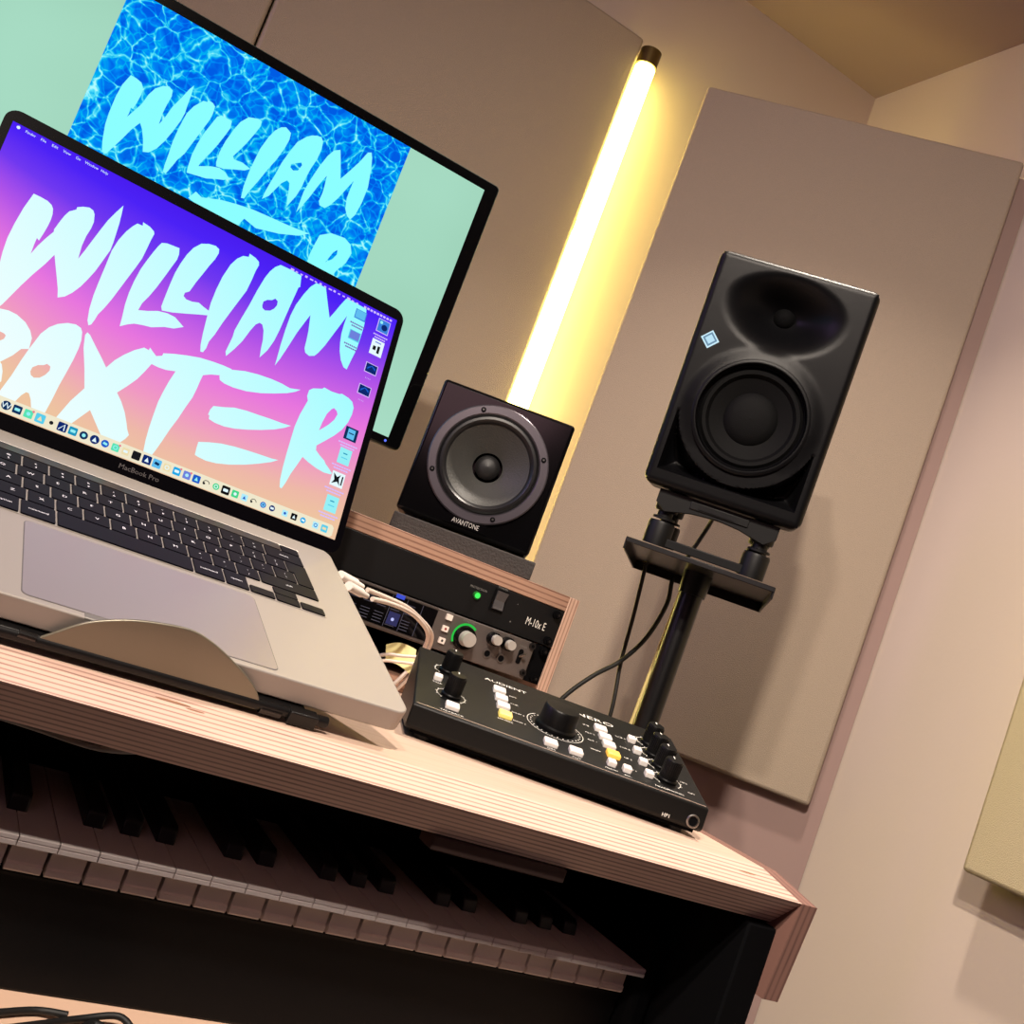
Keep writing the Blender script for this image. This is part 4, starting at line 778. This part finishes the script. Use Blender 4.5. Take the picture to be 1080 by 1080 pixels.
obj('logo_lamp', mb, [emis('logo_white', rgb(205,238,250), 1.0), emis('logo_line', rgb(120,160,190), .8), emis('logo_in', rgb(190,228,245), 1.0)], kh)
# isolation stand under the speaker
im = mat('isolator_black', rgb(11,11,12), .5, spec=.35)
iso = thing('isolation_stand', None, 'black tubular isolation stand between the tall speaker and its pole plate', 'stand', M=KM)
i0 = -.066
mb = MB().prism([(.022,-.0015),(.162,-.0015),(.162,-.017),(.150,-.026),(.120,-.019),(.092,-.0165),(.064,-.019),(.034,-.026),(.022,-.017)], .012, .024, 'y')
mb.box(.028, .052, .024, .17, -.012, -.0015); mb.box(.132, .156, .024, .17, -.012, -.0015); mb.box(.05, .134, .158, .17, -.012, -.0015)
mb.box(.060, .128, .0105, .012, -.0135, -.0045)
obj('upper_frame', mb, im, iso, bevel=.0015)
mb = MB().box(.07, .112, .0095, .0105, -.0115, -.0065); obj('name_plate', mb, satin_black, iso)
for x in (.036, .148):
    for yy in (.026, .150):
        obj('isolator_post', MB().lathe([(.0001,-.0015),(.0135,-.002),(.0135,-.023),(.0125,-.025),(.009,-.0255),(.009,-.031),(.013,-.032),(.013,-.0345),(.0001,-.035)], c=(x,yy,0), ax=(0,0,1), n=28), im, iso, smooth=True)
        obj('isolator_cup', MB().lathe([(.0001,-.036),(.0145,-.037),(.0155,-.040),(.0155,i0+.001),(.0001,i0+.001)], c=(x,yy,0), ax=(0,0,1), n=28), im, iso, smooth=True)
mb = MB().box(.04, .144, .016, .032, i0+.002, i0+.012).box(.028, .046, .03, .15, i0+.002, i0+.012).box(.138, .156, .03, .15, i0+.002, i0+.012)
obj('lower_frame', mb, im, iso, bevel=.001)
# pole stand with its folded top plate
PM = yawM((.631, 1.0335, H0+.2033), -37.4)
ps = thing('speaker_stand', None, 'black pole stand with a folded square top plate, carrying the tall speaker', 'stand', M=PM @ Matrix.Translation((.092, .105, -1.2033)))
off = V(-.092, -.105, 1.2033)
mb = MB()
pt = -.0665
px0, px1, py0, py1 = .006, .178, -.003, .200
mb.box(px0, px1, py0, py1, pt-.003, pt)
mb.box(px0, px1, py0-.0015, py0+.0008, pt-.006, pt-.0002)
mb.box(px0, px0+.0025, py0, py1, pt-.014, pt-.002); mb.box(px1-.0025, px1, py0, py1, pt-.014, pt-.002); mb.box(px0, px1, py1-.0025, py1, pt-.014, pt-.002)
q = MB(); q.v = [v+off for v in mb.v]; q.f = mb.f; q.m = mb.m
obj('top_plate', q, mat('plate_black', rgb(20,19,21), .32, metal=.2), ps, bevel=.0008)
obj('pole', MB().cyl((0,0,.02), (0,0,1.2033+pt-.003), .0142, n=32), mat('pole_black', rgb(10,10,11), .35, metal=.1), ps, smooth=True)
obj('pole_collar', MB().cyl((0,0,1.2033+pt-.03), (0,0,1.2033+pt-.0032), .0165, .018, n=32), MATS['pole_black'], ps, smooth=True)
obj('floor_plate', MB().box(-.12, .12, -.05, .17, 0, .02), MATS['pole_black'], ps, bevel=.002)
# ------------------------------------------------------------------ cables
def hz(p): return (p[0], p[1], H0+p[2])
cord('speaker_cable', [hz(p) for p in [(.805,1.12,.235),(.84,1.175,.215),(.832,1.185,.165),(.80,1.155,.1285),(.801,1.15,.093),(.789,1.15,.044),(.764,1.15,.004),(.732,1.15,-.026),(.702,1.15,-.064),(.665,1.13,-.115)]], .0030, rubber, 'black cable from the tall speaker curving left down behind the controller')
cord('power_cable', [hz(p) for p in [(.757,1.160,.15),(.758,1.160,.126),(.767,1.162,.064),(.773,1.162,.002),(.777,1.15,-.068),(.782,1.15,-.2),(.785,1.15,-.6),(.79,1.16,-.99)]], .0026, rubber, 'straight black cable dropping down left of the speaker pole')
cord('pale_strip', [hz(p) for p in [(.7935,1.12,.1275),(.7690,1.12,-.985)]], .0020, mat('pale_strip', rgb(226,206,140), .5), 'pale cream strip running down along the left side of the speaker pole')  # thin straight pale cream strip beside the pole
def usb(pts, plug_end, label):
    o = thing('charging_cable', hz(pts[0]), label, 'cable', 'white cables plugged into the laptop')
    L = [Vector(hz(p))-o.location for p in pts]
    obj('cable', MB().tube(L[1:], .0022), mat('cable_white', rgb(222,206,194), .5), o, smooth=True)
    d = (L[1]-L[0]).normalized()
    mb = MB().cyl(L[0]-d*.004, L[0]+d*.021, .0040, n=20).cyl(L[0]+d*.021, L[0]+d*.033, .0031, .0025, n=18)
    obj('plug', mb, mat('plug_white', rgb(238,230,222), .35), o, smooth=True)
usb([(.297,.866,-.0185),(.330,.896,-.0225),(.352,.918,-.0215),(.382,.948,-.0225),(.413,.985,-.027),(.444,1.02,-.038),(.459,1.046,-.052),(.457,1.052,-.075),(.44,1.050,-.107)], 0, 'nearer white cable plugged into the laptop side, arching over to the rack')
usb([(.292,.880,-.0125),(.326,.905,-.0165),(.352,.928,-.0175),(.388,.962,-.020),(.420,1.0,-.026),(.452,1.03,-.037),(.468,1.055,-.052),(.464,1.056,-.078),(.45,1.056,-.107)], 0, 'farther white cable plugged into the laptop side, just behind the nearer one')
# cream note held by two thin cables beside the controller
nb = MB(); n_ = 10
for i in range(n_+1):
    s2 = i/n_; x = .393+.036*s2; y_ = .985+.012*math.sin(s2*2.2); z_ = H0-.0575-.004*(1-s2)+.0035*math.sin(s2*3.1)
    nb.v += [V(x, y_, z_), V(x+.004, y_-.004, z_-.026+.010*(1-s2)), V(x+.0004, y_+.0006, z_), V(x+.0044, y_-.0034, z_-.026+.010*(1-s2))]
for i in range(n_):
    q = i*4; nb.f += [(q, q+4, q+5, q+1), (q+2, q+3, q+7, q+6), (q, q+2, q+6, q+4), (q+1, q+5, q+7, q+3)]; nb.m += [0]*4
nb.f += [(0,1,3,2), (n_*4, n_*4+2, n_*4+3, n_*4+1)]; nb.m += [0, 0]
tag(obj('paper_note', nb, mat('cream_paper', rgb(240,232,170), .7), smooth=True), 'curled cream paper note behind the laptop corner beside the controller', 'note')
cord('thin_cable', [hz(p) for p in [(.36,.955,-.082),(.392,.975,-.070),(.41,.978,-.0665),(.428,.984,-.063)]], .0016, MATS['cable_white'], 'thin white cable lying over the cream note, upper one', group='thin white cables over the note')
cord('thin_cable', [hz(p) for p in [(.355,.953,-.092),(.388,.973,-.0775),(.408,.977,-.073),(.4265,.983,-.0705)]], .0016, MATS['cable_white'], 'thin white cable lying over the cream note, lower one', group='thin white cables over the note')
# ------------------------------------------------------------------ lights
def area(name, loc, size, power, col, target=None, shape='DISK', size_y=None, spread=None):
    l = bpy.data.lights.new(name, 'AREA'); l.shape = shape; l.size = size; l.energy = power; l.color = col
    if size_y: l.size_y = size_y
    if spread: l.spread = spread
    o = bpy.data.objects.new(name, l); C.objects.link(o); o.location = loc
    d = (Vector(target)-Vector(loc)) if target else Vector((0,0,-1))
    o.rotation_euler = d.to_track_quat('-Z', 'Y').to_euler(); return o
LT = H0+1.262
warm = (1.0,.87,.74)
area('ceiling_spot_main', (-.27,-.2,LT), .07, KEY1, warm, (.62,.75,H0), spread=math.radians(SP1))
area('ceiling_spot_rear', (-.66,-.38,LT), .07, KEY2, warm, (.5,.6,H0), spread=math.radians(SP1))
area('ceiling_spot_right', (.70,.93,LT), .09, KEY3, warm, spread=math.radians(SP3))
area('fill_pink', (-1.0,-1.4,LT), .9, PINK, (1.0,.55,.62), (.6,1.0,H0))  # added pink fill light, stands for no visible source
area('fill_violet', (-1.5,1.2,H0+.9), .2, VIOL, (.72,.42,1.0), (1.27,1.0,H0+.2), 'RECTANGLE', .9)  # unseen violet light, added to tint the room and right wall
w = bpy.data.worlds.new('world'); bpy.context.scene.world = w; w.use_nodes = True; w.node_tree.nodes['Background'].inputs[0].default_value = (.02,.015,.018,1)
# ------------------------------------------------------------------ camera
cam = bpy.data.cameras.new('camera'); co = bpy.data.objects.new('camera', cam); C.objects.link(co)
R_ = V(.8307858,-.4337841,.3487496); U_ = V(-.3552273,.0691435,.9322193); F_ = V(.4284957,.8983599,.0966485)
co.matrix_world = frame(V(0,0,H0), R_, U_, -F_)
cam.sensor_width = 36; cam.sensor_height = 36; cam.sensor_fit = 'HORIZONTAL'; cam.lens = 36*1136.6/1080; cam.clip_start = .02
sc = bpy.context.scene; sc.camera = co
sc.view_settings.view_transform = 'Standard'; sc.view_settings.look = 'None'; sc.view_settings.gamma = 1; sc.view_settings.exposure = EXPO
sc.view_settings.use_curve_mapping = False
